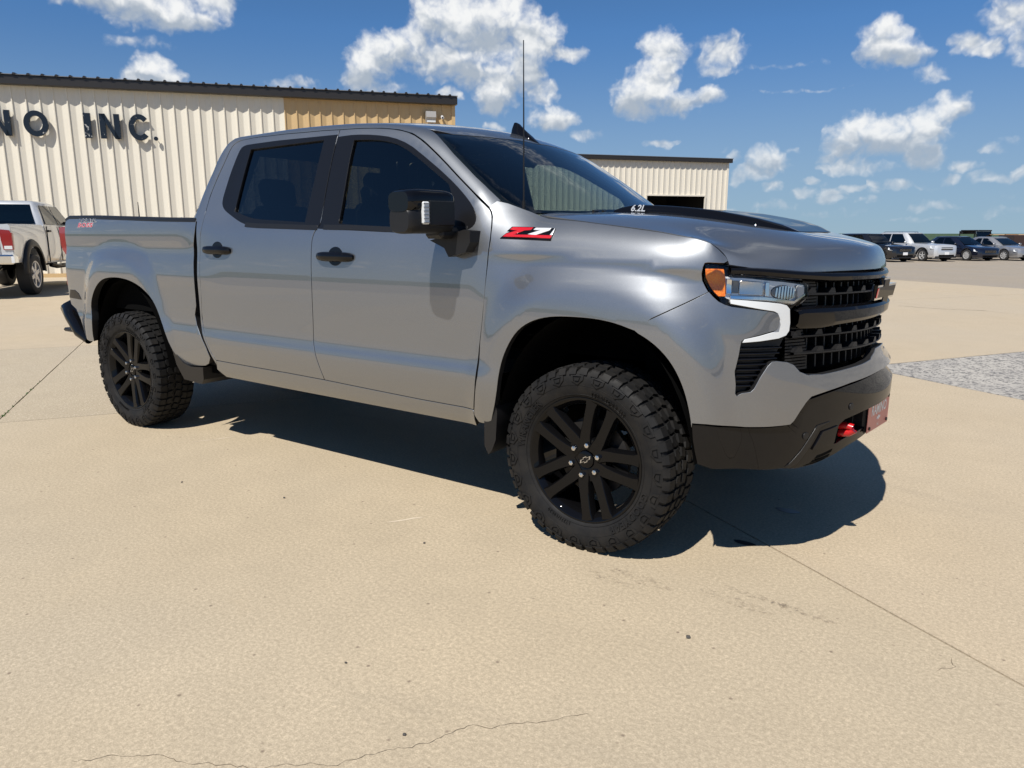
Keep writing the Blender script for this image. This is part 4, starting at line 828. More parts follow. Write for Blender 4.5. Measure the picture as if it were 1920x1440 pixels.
b = MB(); b.box((-4.56, 0, 1.487), (.10, 1.64, .03), bev=.01); b.build('tailgate_cap', BLACKP, tg)
for s in (-1, 1):
    b = MB(); y0 = .905
    pts = [(-4.66, 1.425), (-4.585, 1.44), (-4.575, .84), (-4.63, .865), (-4.665, 1.0), (-4.640, 1.09), (-4.625, 1.12), (-4.62, 1.22), (-4.635, 1.26), (-4.665, 1.28)]
    pts = [(-4.685, 1.425), (-4.58, 1.432), (-4.58, .845), (-4.61, .86), (-4.655, 1.0), (-4.652, 1.08), (-4.615, 1.12), (-4.615, 1.22), (-4.66, 1.255), (-4.685, 1.30)]
    b.prism([(x, s * .84, z) for x, z in pts], (0, s * .092, 0)); b.build('tail_lamp', REDLENS, TRUCK, deg=30)
# rear bumper
b = MB(); b.box((-4.72, 0, .74), (.20, 1.5, .16), bev=.03); rb = b.build('rear_bumper', BLACKG, TRUCK)
for s in (-1, 1):
    b = MB(); pth = [(-4.76, s * .86, .83), (-4.70, s * .925, .80), (-4.60, s * .945, .74), (-4.47, s * .955, .63), (-4.36, s * .955, .575)]
    b.tube(pth, [.035, .055, .055, .05, .03], 12); b.build('bumper_end', BLACKG, rb, deg=60)
    b = MB(); b.box((-4.72, s * .80, .625), (.20, .26, .03), bev=.01); b.box((-4.66, s * .80, .68), (.10, .2, .1)); b.build('bumper_step', BLACKP, rb)

# hood -------------------------------------------------------------------------------------------------------
tt = np.concatenate([np.linspace(-1, 1, 81)]); ss = np.linspace(0, 1, 70)
Tg, Sg = np.meshgrid(tt, ss, indexing='ij'); HP = M_hood(Tg.ravel(), Sg.ravel()).reshape(len(tt), len(ss), 3)
HN = fdnorm(M_hood, Tg.ravel(), Sg.ravel()).reshape(HP.shape)
edge = .004; HP[0] += [0, -.004, 0]; HP[-1] += [0, .004, 0]
G = np.concatenate([HP[:1] - HN[:1] * .025, HP[:1] - HN[:1] * .003, HP, HP[-1:] - HN[-1:] * .003, HP[-1:] - HN[-1:] * .025]); G = np.concatenate([G, G[:, -1:] + np.array([-.006, 0, -.004]), G[:, -1:] + np.array([-.05, 0, -.004])], 1)
HOODO = grid_obj('hood', G[::-1], PAINT, TRUCK)[0]; smooth_angle(HOODO, 38)
def hood_z(x, y):
    t = np.clip(-np.asarray(y, float) / .9, -1, 1); s = np.clip((np.asarray(x, float) + .28) / 1.22, 0, 1)
    for _ in range(25):
        P = M_hood(t, s); e = 1e-3; Jt = (M_hood(t + e, s) - P) / e; Js = (M_hood(t, s + e) - P) / e
        rx = x - P[:, 0]; ry = y - P[:, 1]; det = Jt[:, 0] * Js[:, 1] - Js[:, 0] * Jt[:, 1]; det = np.where(np.abs(det) < 1e-6, 1e-6, det)
        t = np.clip(t + np.clip((rx * Js[:, 1] - ry * Js[:, 0]) / det, -.2, .2), -1, 1); s = np.clip(s + np.clip((Jt[:, 0] * ry - Jt[:, 1] * rx) / det, -.2, .2), 0, 1)
    return M_hood(t, s)[:, 2]
# hood scoop: raised gloss black insert
sx = np.linspace(-.20, .66, 40); rows = []
yo = lambda x: np.interp(x, [-.25, .0, .3, .52, .62, .68], [.375, .405, .425, .425, .37, .30])
hh = lambda x: np.interp(x, [-.25, -.16, -.10, .1, .3, .5, .60, .66], [.0, .030, .040, .041, .040, .031, .019, .002])
for q_, hf in ((-1., -.006), (-.985, .35), (-.955, .80), (-.91, .96), (-.80, 1.0), (-.55, 1.02), (-.28, 1.0), (0, .98), (.28, 1.0), (.55, 1.02), (.80, 1.0), (.91, .96), (.955, .80), (.985, .35), (1., -.006)):
    y = q_ * yo(sx); z = hood_z(sx, y) + np.where(hf < 0, -.006, hf * hh(sx)); rows.append(np.stack([sx, y, z], 1))
SCO = grid_obj('hood_scoop', np.stack(rows, 0)[::-1], BLACKG, TRUCK)[0]; smooth_angle(SCO, 45)
def side_text(name, body, size, x0, m, par, h=.5):
    V, F = text_mesh(body, size, bold=.001); X = x0 + V[:, 0] + V[:, 1] * .35; y = -yo(X) + .004; zb_ = hood_z(X, y)
    mesh_obj(name, np.stack([X, y - .012, zb_ + h * hh(X) + V[:, 1] * .9], 1), F, m, par, smooth=False)
side_text('engine_badge', '6.2L', .046, -.055, BADGE, SCO)

# front: bumper cover, lamps, grille ---------------------------------------------------------------------------
def full(P, mid):                            # right half outline -> whole width across the nose
    P = np.asarray(P, float); q_ = P[::-1].copy(); q_[:, 0] = 2 * U_MID - q_[:, 0]; return P, q_
upper = cat_(T['arch_front'][kz + 1:][::-1], [(.245, 1.006)], T['fender_bumper'][::-1], T['lamp_low'][1:], T['vent_left'][1:4], [(.622, .86)], T['vent_left'][6:], T['vent_right'][1:], T['bump_inner'][1:], T['under_grille'][1:], [(1.50, .885)])
lower = cat_([(.4735, .655)], T['bump_bottom_side'][1:2], T['bump_bottom'], [(1.50, .795)])
def mir(P): P = np.array(P[::-1], float); P[:, 0] = 2 * U_MID - P[:, 0]; return P
bc = cat_(upper, mir(upper), lower if False else mir(lower)[::-1], lower[::-1])
zbot = lambda u: pchip(np.array([.47] + list(T['bump_bottom'][:, 0]) + [1.55]), np.array([.655] + list(T['bump_bottom'][:, 1]) + [.797]), np.where(u > U_MID, 2 * U_MID - u, u))
fold = lambda u: np.where(u > U_MID, 2 * U_MID - u, u)
def cover_bulge(u, z):
    """faceted bumper corner: a fang rising from the vent edge, a chamfer under the grille"""
    u = fold(u); uv = np.interp(z, [.64, .72, .786, .899, .93], [.55, .615, .672, .757, .77]); ur = np.interp(z, [.64, .70, .75, .80, .85, .90], [.83, .86, .885, .90, .885, .845])
    lift = .046 * np.clip((u - uv) / (ur - uv), 0, 1) - .018 * np.clip((u - ur) / .10, 0, 1)
    mid = .034 * np.clip((.850 - z) / .040, 0, 1) - .06 * np.maximum(.806 - z, 0); w = sst(.90, .965, u)
    return (1 - w) * lift + w * mid
CV = panel('bumper_cover', bc, M_body, PAINT, TRUCK, step=.022, gap=.0022, depth=.035, mirror=False, rnd=0, offn=cover_bulge)[0]
bl_half = cat_(T['black_low'], [(1.52, .512)])
_tn = np.gradient(lower, axis=0); _tn /= np.hypot(_tn[:, 0], _tn[:, 1])[:, None]; _gw = np.interp(lower[:, 0], [.47, .6, .8, .9], [.006, .008, .014, .018])[:, None]; top_b = lower + np.c_[_tn[:, 1], -_tn[:, 0]] * _gw; T['black_low'][0] = (.473, .605)
op = T['lowopen']; op_half = np.array([(1.108, .530), (1.116, .612), (1.15, .632), (1.285, .648), (1.40, .652), (U_MID, .654)]); opl = np.array([(1.13, .527), (1.28, .536), (1.42, .545), (U_MID, .548)])
hole = cat_(op_half, mir(op_half)[1:], mir(opl)[:-1] if False else mir(opl)[1:], opl[::-1][1:-1] if False else opl[::-1][1:])
hole = cat_(op_half[:-1], [(U_MID, .654)], mir(op_half)[1:], mir(opl)[::-1][:-1] if False else mir(opl[:-1]), [(U_MID, .548)], opl[:-1][::-1])
bb = cat_(top_b, mir(top_b), mir(bl_half)[::-1] if False else mir(bl_half)[::-1][::-1], bl_half[::-1])
bb = cat_(top_b, mir(top_b)[0:], mir(bl_half[::-1]), bl_half[::-1])
def black_bulge(u, z):
    u = fold(u); d = zbot(u) - z - .016; wd = np.interp(u, [.48, .75, .9, 1.6], [.030, .034, .050, .050]); am = np.interp(u, [.48, .75, .9, 1.6], [.016, .024, .040, .040])
    o = -.010 + .016 * sst(.6, .85, u) + am * np.clip(d / wd, 0, 1)
    return o - .03 * sst(.49, .44, z) * sst(.5, .9, u) - .035 * sst(.66, .54, z) * sst(1.0, 1.3, u)
BB = panel('lower_bumper', bb, M_body, BLACKG, TRUCK, step=.022, gap=.001, depth=.04, mirror=False, rnd=0, offn=black_bulge, holes=[hole])[0]
for sgn in (0, 1):
    for P, r_ in ((T['sensor1'][0], .013), (T['sensor2'][0], .013)):
        ph = np.linspace(0, 2 * np.pi, 17)[:-1]; c = np.stack([P[0] + r_ * np.cos(ph), P[1] + r_ * np.sin(ph)], 1)
        if sgn: c[:, 0] = 2 * U_MID - c[:, 0]
        panel('parking_sensor', c, M_body, BLACKP, BB, step=.02, gap=0, off=.0045 + black_bulge(P[:1], P[1:])[0], depth=.006, mirror=False, rnd=0)
    for k in range(3):
        z0 = .452 + .019 * k; u0 = .962 + .014 * k; s_ = np.array([(u0, z0), (u0 + .105, z0 + .010), (u0 + .112, z0 + .020), (u0 + .010, z0 + .011)])
        if sgn: s_[:, 0] = 2 * U_MID - s_[:, 0]
        panel('vent_slot', s_, M_body, DARK, BB, step=.02, gap=0, off=.002, offn=black_bulge, depth=.002, mirror=False, rnd=0)
    gp = T['lowstripe'].copy() + [.0, .004]
    if sgn: gp[:, 0] = 2 * U_MID - gp[:, 0]
    panel('bumper_groove', gp, M_body, SATIN, BB, step=.02, gap=0, off=.0035, offn=black_bulge, depth=.004, mirror=False, rnd=0)
    lp = np.array([(.955, .532), (1.003, .603), (1.10, .614), (1.10, .540)])
    if sgn: lp[:, 0] = 2 * U_MID - lp[:, 0]
    panel('bumper_insert', lp, M_body, BLACKG, BB, step=.03, gap=.002, off=.007, offn=black_bulge, depth=.012, mirror=False, rnd=0)
# dark cavity behind grille and openings
cav = np.array([(.60, .50), (U_MID, .50), (U_MID, 1.235), (.60, 1.255)]); cavf = cat_(cav[:1], mir(cav[:1]), mir(cav[3:]), cav[3:])
panel('radiator_shroud', cavf, M_body, DARK, TRUCK, step=.08, gap=0, off=-.15, depth=.01, mirror=False, rnd=0)
uu = np.linspace(.62, 2 * U_MID - .62, 40); _pp = M_body(uu, np.full(40, .47)) - fdnorm(M_body, uu, np.full(40, .47)) * .035
b = MB(); b.prism([(p[0], p[1], .475) for p in _pp], (0, 0, .02)); b.build('sun_block_floor', DARK, TRUCK, deg=0)  # unseen sheet added to keep sun from falling through the nose
for s in (-1, 1):                            # red tow hooks
    b = MB(); b.tube([(.86, s * .405, .575), (.935, s * .405, .590), (.962, s * .405, .585), (.970, s * .405, .572), (.952, s * .405, .560), (.86, s * .405, .545)], .016, 10); b.build('tow_hook', REDHOOK, TRUCK, deg=60)
b = MB(); b.box((.90, 0, .57), (.02, 1.0, .10)); b.build('hook_recess', DARK, TRUCK)
b = MB(); b.box((.40, 0, .86), (.60, 1.20, .70)); b.build('sun_block_box', DARK, TRUCK, deg=0)  # plain hidden box, added to block sun passing through the front end
# vents beside the bumper corners
for sgn in (0, 1):
    vp = cat_([(.636, .965)], [(.635, .93), (.626, .80), (.64, .78), (.675, .786), (.73, .87), (.758, .905), (.80, .915), (.845, .985)])
    if sgn: vp[:, 0] = 2 * U_MID - vp[:, 0]
    vb = panel('side_vent', vp, M_body, BLACKP, TRUCK, step=.04, gap=-.008, off=-.035, depth=.005, mirror=False, rnd=0)[0]
    for k in range(8):
        z = .80 + .021 * k; u1 = np.interp(z, [.78, .87, .9, .98], [.68, .735, .80, .84]); aa = np.linspace(.632, u1, 8)
        if sgn: aa = 2 * U_MID - aa
        P = M_body(aa, np.full(8, z)); N = fdnorm(M_body, aa, np.full(8, z))
        grid_obj('slat', np.stack([P - N * .032 + [0, 0, -.006], P - N * .012 + [0, 0, -.004], P - N * .010 + [0, 0, .002], P - N * .032 + [0, 0, .006]], 1), BLACKG, vb)
# grille
def sweep(name, u0, u1, zf, prof, m, par, n=60):
    uu = np.linspace(u0, u1, n); z = zf(uu); N = fdnorm(M_body, uu, z); rows = []
    for o, dz in prof: P = M_body(uu, z); rows.append(P + N * np.asarray(o if not callable(o) else o(uu)).reshape(-1, 1) + np.array([0, 0, 1.]) * np.asarray(dz if not callable(dz) else dz(uu)).reshape(-1, 1))
    o = grid_obj(name, np.stack(rows, 1), m, par)[0]; smooth_angle(o, 30); return o
GR = sweep('grille', .95, 2 * U_MID - .95, lambda u: .86 + 0 * u, [(-.10, -.03), (-.10, .34)], DARK, TRUCK)
zmid = lambda u: np.interp(np.minimum(u, 2 * U_MID - u), [.88, 1.02, 1.2, 1.6], [1.060, 1.058, 1.060, 1.062])
def mid_h(u): return np.interp(np.minimum(u, 2 * U_MID - u), [.875, .9, 1.02, 1.13, 1.6], [.030, .042, .044, .038, .032])
sweep('grille_bar', .877, 2 * U_MID - .877, zmid, [(-.07, lambda u: mid_h(u)), (-.015, lambda u: mid_h(u)), (.012, lambda u: mid_h(u) * .80), (.020, lambda u: mid_h(u) * .45), (.016, lambda u: -mid_h(u) * .6), (.004, lambda u: -mid_h(u)), (-.07, lambda u: -mid_h(u))], BLACKG, GR)
ztop = lambda u: np.interp(np.minimum(u, 2 * U_MID - u), [.595, .66, .74, .88, 1.08, 1.6], [1.244, 1.243, 1.238, 1.226, 1.214, 1.207])
def top_h(u): return np.interp(np.minimum(u, 2 * U_MID - u), [.595, .66, .74, .88, 1.08, 1.6], [.017, .0175, .018, .0195, .0205, .0215])
sweep('grille_bar', .592, 2 * U_MID - .592, ztop, [(-.06, lambda u: top_h(u)), (-.012, lambda u: top_h(u)), (.006, lambda u: top_h(u) * .6), (.012, 0.), (.008, lambda u: -top_h(u) * .7), (-.004, lambda u: -top_h(u)), (-.06, lambda u: -top_h(u))], BLACKG, GR)
def tooth_row(zr, u0, rows_):
    n = int((2 * U_MID - 2 * u0) / .118); us = np.linspace(u0 + .03, 2 * U_MID - u0 - .03, n)
    for uc in us:
        uu = np.array([uc - .026, uc - .010, uc + .012, uc + .020]); z = zr(uu); N = fdnorm(M_body, uu, z); P = M_body(uu, z); h = np.array([0, .019, .019, 0])
        V = []
        for o in (-.012, -.060): V += list(P + N * o + np.c_[0 * h, 0 * h, .006 + h]) + list(P + N * o + np.c_[0 * h, 0 * h, 0 * h + .004])
        V = np.array(V); F = [(0, 1, 5, 4), (1, 2, 6, 5), (2, 3, 7, 6), (0, 8, 9, 1), (1, 9, 10, 2), (2, 10, 11, 3)]
        o = mesh_obj('grille_tooth', V, F, BLACKP, GR, smooth=False)
zg1 = lambda u: np.interp(np.minimum(u, 2 * U_MID - u), [.95, 1.1, 1.6], [1.150, 1.146, 1.142]); zg2 = lambda u: np.interp(np.minimum(u, 2 * U_MID - u), [.87, 1.1, 1.6], [.985, .982, .978]); zg3 = lambda u: np.interp(np.minimum(u, 2 * U_MID - u), [.87, 1.1, 1.6], [.918, .912, .908])
for zr, u0 in ((zg1, .95), (zg2, .875), (zg3, .885)):
    sweep('grille_bar', u0, 2 * U_MID - u0, zr, [(-.085, .008), (-.020, .006), (-.010, .003), (-.010, -.003), (-.020, -.007), (-.085, -.008)], BLACKP, GR)
    tooth_row(zr, u0, GR)
for k, uc in enumerate(np.linspace(1.0, 2 * U_MID - 1.0, 22)):
    uu = np.array([uc - .004, uc + .004]); P0 = M_body(uu, np.full(2, .85)); P1 = M_body(uu, np.full(2, 1.20)); N = fdnorm(M_body, uu, np.full(2, 1.0))
    V = np.concatenate([P0 - N * .05, P1 - N * .05, P0 - N * .10, P1 - N * .10]); mesh_obj('grille_fin', V, [(0, 1, 3, 2), (0, 2, 6, 4), (1, 5, 7, 3)], BLACKP, GR, smooth=False)
for sgn in (0, 1):                            # ribbed side blocks of the grille
    for za, zb_ in ((1.105, 1.195), (.85, 1.02)):
        u0, u1 = (.945, 1.03) if za > 1 else (.86, .985)
        for z in np.arange(za, zb_, .0125):
            aa = np.linspace(u0, u1 - .3 * max(0, (z - za - .06)), 6); aa = 2 * U_MID - aa if sgn else aa
            P = M_body(aa, np.full(6, z)); N = fdnorm(M_body, aa, np.full(6, z)); grid_obj('rib', np.stack([P - N * .05, P - N * .034, P - N * .034 + [0, 0, .0085], P - N * .05 + [0, 0, .0085]], 1), BLACKP, GR, smooth=False)
# emblem on the grille
bow = np.array([(-.165, -.030), (-.120, .032), (-.045, .032), (-.032, .062), (.060, .062), (.048, .032), (.165, .032), (.120, -.030), (.045, -.030), (.032, -.062), (-.060, -.062), (-.048, -.030)])
def skew(c, ang):                            # (depth, across, up) -> world, turned slightly to the right-hand side
    ca, sa = math.cos(ang), math.sin(ang); return lambda d, y, z: (c[0] + d * ca + y * sa, c[1] + y * ca - d * sa, c[2] + z)
EM = skew((.950, 0, 1.130), R(6.6)); dv = Vector((math.cos(R(6.6)), -math.sin(R(6.6)), 0))
b = MB(); b.prism([EM(-.01, y, z) for y, z in bow], dv * .040); em = b.build('emblem', CHROME, TRUCK, deg=20)
b = MB(); b.prism([EM(.0295, y, z) for y, z in inset(bow, .0085)], dv * .003); b.build('emblem_face', BLACKG, em, deg=20)
b = MB(); b.prism([EM(.0322, y, z) for y, z in ((-.150, -.022), (-.128, .020), (-.106, .020), (-.128, -.022))], dv * .001); b.build('emblem_stripe', RED, em)
b = MB(); b.box((.90, 0, 1.13), (.06, .20, .08)); b.build('emblem_mount', BLACKP, em, deg=0)

# headlamps
for sgn in (0, 1):
    mm = {'mirror': bool(sgn), 'one': -1 if sgn else 0}
    HL = panel('headlamp', T['lamp_bezel'], M_body, BLACKG, TRUCK, step=.035, gap=.002, off=-.022, depth=.05, rnd=1, **mm)[0]
    panel('headlamp_lens', cat_(T['lamp_bezel'][:3], [(.585, 1.235), (.60, 1.226), (.74, 1.219), (.85, 1.204)], T['lamp_bezel'][5:8], [(.86, 1.112), (.742, 1.131), (.598, 1.138), (.56, 1.137), (.513, 1.166), (.487, 1.208)]), M_body, GL_LAMP, HL, step=.05, gap=.003, off=-.001, depth=.004, rnd=0, **mm)
    panel('turn_signal', T['amber'], M_body, AMBER, HL, step=.03, gap=.001, off=-.009, depth=.01, rnd=0, **mm)
    panel('daytime_light', T['drl'], M_body, LAMPW, HL, step=.02, gap=.0, off=.001, depth=.022, rnd=0, **mm)
    panel('lamp_base', T['lamp_clear'], M_body, REFL, HL, step=.04, gap=-.004, off=-.019, depth=.004, rnd=0, **mm)
    def pod(u0, u1, z0, z1, o, m, name, dep=.02):
        panel(name, [(u0, z0), (u1, z0 + (u1 - u0) * -.05), (u1, z1 + (u1 - u0) * -.05), (u0, z1)], M_body, m, HL, step=.03, gap=0, off=o, depth=dep, rnd=0, bev=.003, **mm)
    pod(.605, .628, 1.165, 1.205, -.010, LAMPG, 'lamp_divider'); pod(.738, .752, 1.150, 1.200, -.006, CHROME, 'lamp_divider', .016); pod(.582, .60, 1.160, 1.212, -.006, CHROME, 'lamp_divider', .016)
    pod(.635, .728, 1.158, 1.205, -.013, ALU, 'projector'); 
    ph = np.linspace(0, 2 * np.pi, 25)[:-1]; el = np.stack([.826 + .056 * np.cos(ph), 1.160 + .026 * np.sin(ph) - .05 * .056 * np.cos(ph)], 1)
    panel('projector', el, M_body, LAMPG, HL, step=.02, gap=0, off=-.014, depth=.01, rnd=0, bev=.004, **mm)
    for k in range(7):
        ua = .782 + .014 * k; zz = 1.160 - .05 * (ua - .826); hgt = .024 * math.sqrt(max(0, 1 - ((ua - .826) / .056)**2)) + .002
        panel('reflector_rib', [(ua, zz - hgt), (ua + .007, zz - hgt), (ua + .012, zz + hgt), (ua + .005, zz + hgt)], M_body, CHROME, HL, step=.03, gap=0, off=-.010, depth=.006, rnd=0, bev=.001, **mm)
    panel('lamp_divider', [(.895, 1.128), (.925, 1.146), (.926, 1.180), (.890, 1.186)], M_body, LAMPW, HL, step=.03, gap=0, off=-.008, depth=.014, rnd=0, bev=.003, **mm)
    panel('lamp_chrome_edge', [(.598, 1.141), (.742, 1.134), (.872, 1.116), (.93, 1.146), (.93, 1.153), (.872, 1.126), (.742, 1.144), (.598, 1.151)], M_body, CHROME, HL, step=.03, gap=0, off=-.007, depth=.012, rnd=0, bev=.002, **mm)

# badges
zz = lambda P: np.stack([-.458 + P[:, 0] * .2765 / 1330 , 1.362 + P[:, 1]], 1)
def zmap(pts): # trace units -> surface (u, z)
    P = np.array(pts, float); u = np.interp(P[:, 0], [220, 1350], [-.458, -.201]); z0 = 1.362 - (P[:, 0] - 220) / 1130 * .008; return np.stack([u, z0 + (570 + (P[:, 0] - 220) * .042 - P[:, 1]) * .000191], 1)
bz = panel('trim_badge', zmap([(215, 568), (330, 455), (420, 415), (335, 405), (400, 312), (860, 328), (920, 338), (1550, 362), (1350, 618)]), M_body, BLACKG, TRUCK, step=.03, gap=0, off=.004, depth=.005, rnd=0)
for bo in bz:
    mm = {'mirror': bo is bz[1], 'one': -1 if bo is bz[1] else 0}
    panel('badge_letter', zmap([(275, 535), (340, 475), (545, 405), (385, 378), (425, 330), (845, 345), (815, 392), (690, 400), (480, 500), (1370, 522), (1335, 578)]), M_body, RED, bo, step=.03, gap=0, off=.0065, depth=.003, rnd=0, **mm)
    panel('badge_letter', zmap([(915, 352), (1265, 362), (1235, 408), (985, 505), (800, 492), (1050, 405), (885, 390)]), M_body, BADGE, bo, step=.03, gap=0, off=.0065, depth=.003, rnd=0, **mm)
    panel('badge_letter', zmap([(1385, 366), (1525, 374), (1412, 512), (1305, 508)]), M_body, BADGE, bo, step=.03, gap=0, off=.0065, depth=.003, rnd=0, **mm)
def decal(name, body, size, uc, zc, m, off, slant=.35, bold=0., sx=1., par=TRUCK, mirror=False):
    V, F = text_mesh(body, size, bold=bold, spacing=1.14); u = uc + V[:, 0] * sx + V[:, 1] * slant; z = zc + V[:, 1] - .03 * (u - uc) * 0
    P = M_body(u, z) + fdnorm(M_body, u, z) * off; return mesh_obj(name, P, F, m, par, smooth=False)
for body, zc, uc, mm_ in (('TRAIL', 1.4735, -4.165, NAVY), ('BOSS', 1.4390, -4.20, RED)):
    d_ = decal('bed_decal', body, .041, uc, zc, WHITEP, .0012, bold=.0024, sx=2.35, slant=.6); decal('decal_fill', body, .041, uc, zc, mm_, .0020, sx=2.35, slant=.6, bold=.0011, par=d_)

# mirrors --------------------------------------------------------------------------------------------------------
for s in (-1, 1):
    rt = Matrix.Rotation(R(-8) * -s, 3, 'Z'); c = Vector((-.733, s * 1.172, 1.470))
    def rb(cy, cz, dx, dy, dz, r, cx=0.):    # rounded box cross-sections along y
        G = []; prof = [(-1, .30), (-.99, .55), (-.965, .74), (-.92, .87), (-.84, .95), (-.68, .99), (-.5, 1.0), (.5, 1.0), (.8, .97), (.93, .90), (1, .80)]
        ph = np.linspace(0, 2 * np.pi, 33)
        for w, k in prof:
            e = 3.6; ca, sa = np.cos(ph), np.sin(ph); X = np.sign(ca) * np.abs(ca)**(2 / e) * dx / 2 * k; Z = np.sign(sa) * np.abs(sa)**(2 / e) * dz / 2 * k
            Z = Z + .010 * (1 - abs(w)) ; G.append([tuple(c + rt @ Vector((cx + x - .02 * w * w * 0, s * -1 * (cy + w * dy / 2) * -1, cz + z))) for x, z in zip(X, Z)])
        return np.array(G)
    def closed(name, G, m, par):
        V = G.reshape(-1, 3); nu, nv = G.shape[:2]; b = MB(); b.v = [tuple(v) for v in V]
        b.f = [(i * nv + j, (i + 1) * nv + j, (i + 1) * nv + j + 1, i * nv + j + 1) for i in range(nu - 1) for j in range(nv - 1)] + [tuple(range(nv))[::-1], tuple((nu - 1) * nv + j for j in range(nv))]; b.mi = [0] * len(b.f)
        return b.build(name, m, par, deg=42)
    MR = closed('door_mirror', rb(0, -.030, .158, .268, .125, .03), BLACKP, TRUCK)
    closed('mirror_cap', rb(.0, .046, .166, .272, .104, .03), BLACKG, MR)
    b = MB(); b.box(c + rt @ Vector((.081, -s * .042, .0)), (.012, .150, .108), rot=rt, bev=.005); b.build('mirror_front_panel', SATIN, MR)
    b = MB(); b.box(c + rt @ Vector((.080, s * .052, .0)), (.018, .040, .096), rot=rt, bev=.006); si = b.build('mirror_signal', LAMPW, MR)
    b = MB()
    for k in range(6): b.box(c + rt @ Vector((.090, s * .052, -.040 + .016 * k)), (.003, .032, .003), rot=rt)
    b.build('signal_rib', LAMPG, si)
    b = MB(); b.box(c + rt @ Vector((-.081, 0, .005)), (.004, .22, .15), rot=rt, bev=.0015); b.build('mirror_glass', CHROME, MR)
    b = MB(); ft = [(-.80, 1.352), (-.745, 1.365), (-.60, 1.40), (-.565, 1.395), (-.565, 1.345), (-.592, 1.300), (-.690, 1.278), (-.715, 1.318)]
    b.prism([(x, s * .965, z) for x, z in ft], (0, s * .085, 0)); b.box(c + rt @ Vector((.0, -s * .115, -.085)), (.12, .12, .05), rot=rt, bev=.015); b.build('mirror_foot', BLACKP, MR, deg=30)

# antenna, shark fin
b = MB(); b.tube([(-.425, -.828, 1.480), (-.425, -.828, 1.53)], .009, 10); b.tube([(-.425, -.828, 1.53), (-.43, -.828, 2.21)], [.0042, .0022], 8); b.build('antenna', BLACKP, TRUCK, deg=60)
b = MB(); zr = float(cab_z(np.array([-1.02]), np.array([.02]))[0])
prof = [(0, .045, 0), (.02, .05, .015), (.045, .045, .030), (.085, .03, .035), (.13, .012, .06), (.165, .009, .085), (.20, .007, .092)]
fin = [(-1.20, 0), (-1.195, .030), (-1.18, .064), (-1.168, .068), (-1.15, .064), (-1.11, .040), (-1.07, .020), (-1.03, .008), (-1.01, 0)]
G = []
for x, h in fin:
    zc = float(cab_z(np.array([x + .12]), np.array([.02]))[0]) - .004; w = .028 * math.sqrt(max(0, 1 - ((x + 1.105) / .10)**2)) + .002
    G.append([(x + .12, .02 - w, zc), (x + .12, .02 - w * .85, zc + min(h, .020)), (x + .12, .02 - .008, zc + max(h, .004)), (x + .12, .02 + .008, zc + max(h, .004)), (x + .12, .02 + w * .85, zc + min(h, .020)), (x + .12, .02 + w, zc)])
o = grid_obj('roof_fin', np.array(G), BLACKG, TRUCK)[0]; smooth_angle(o, 50)

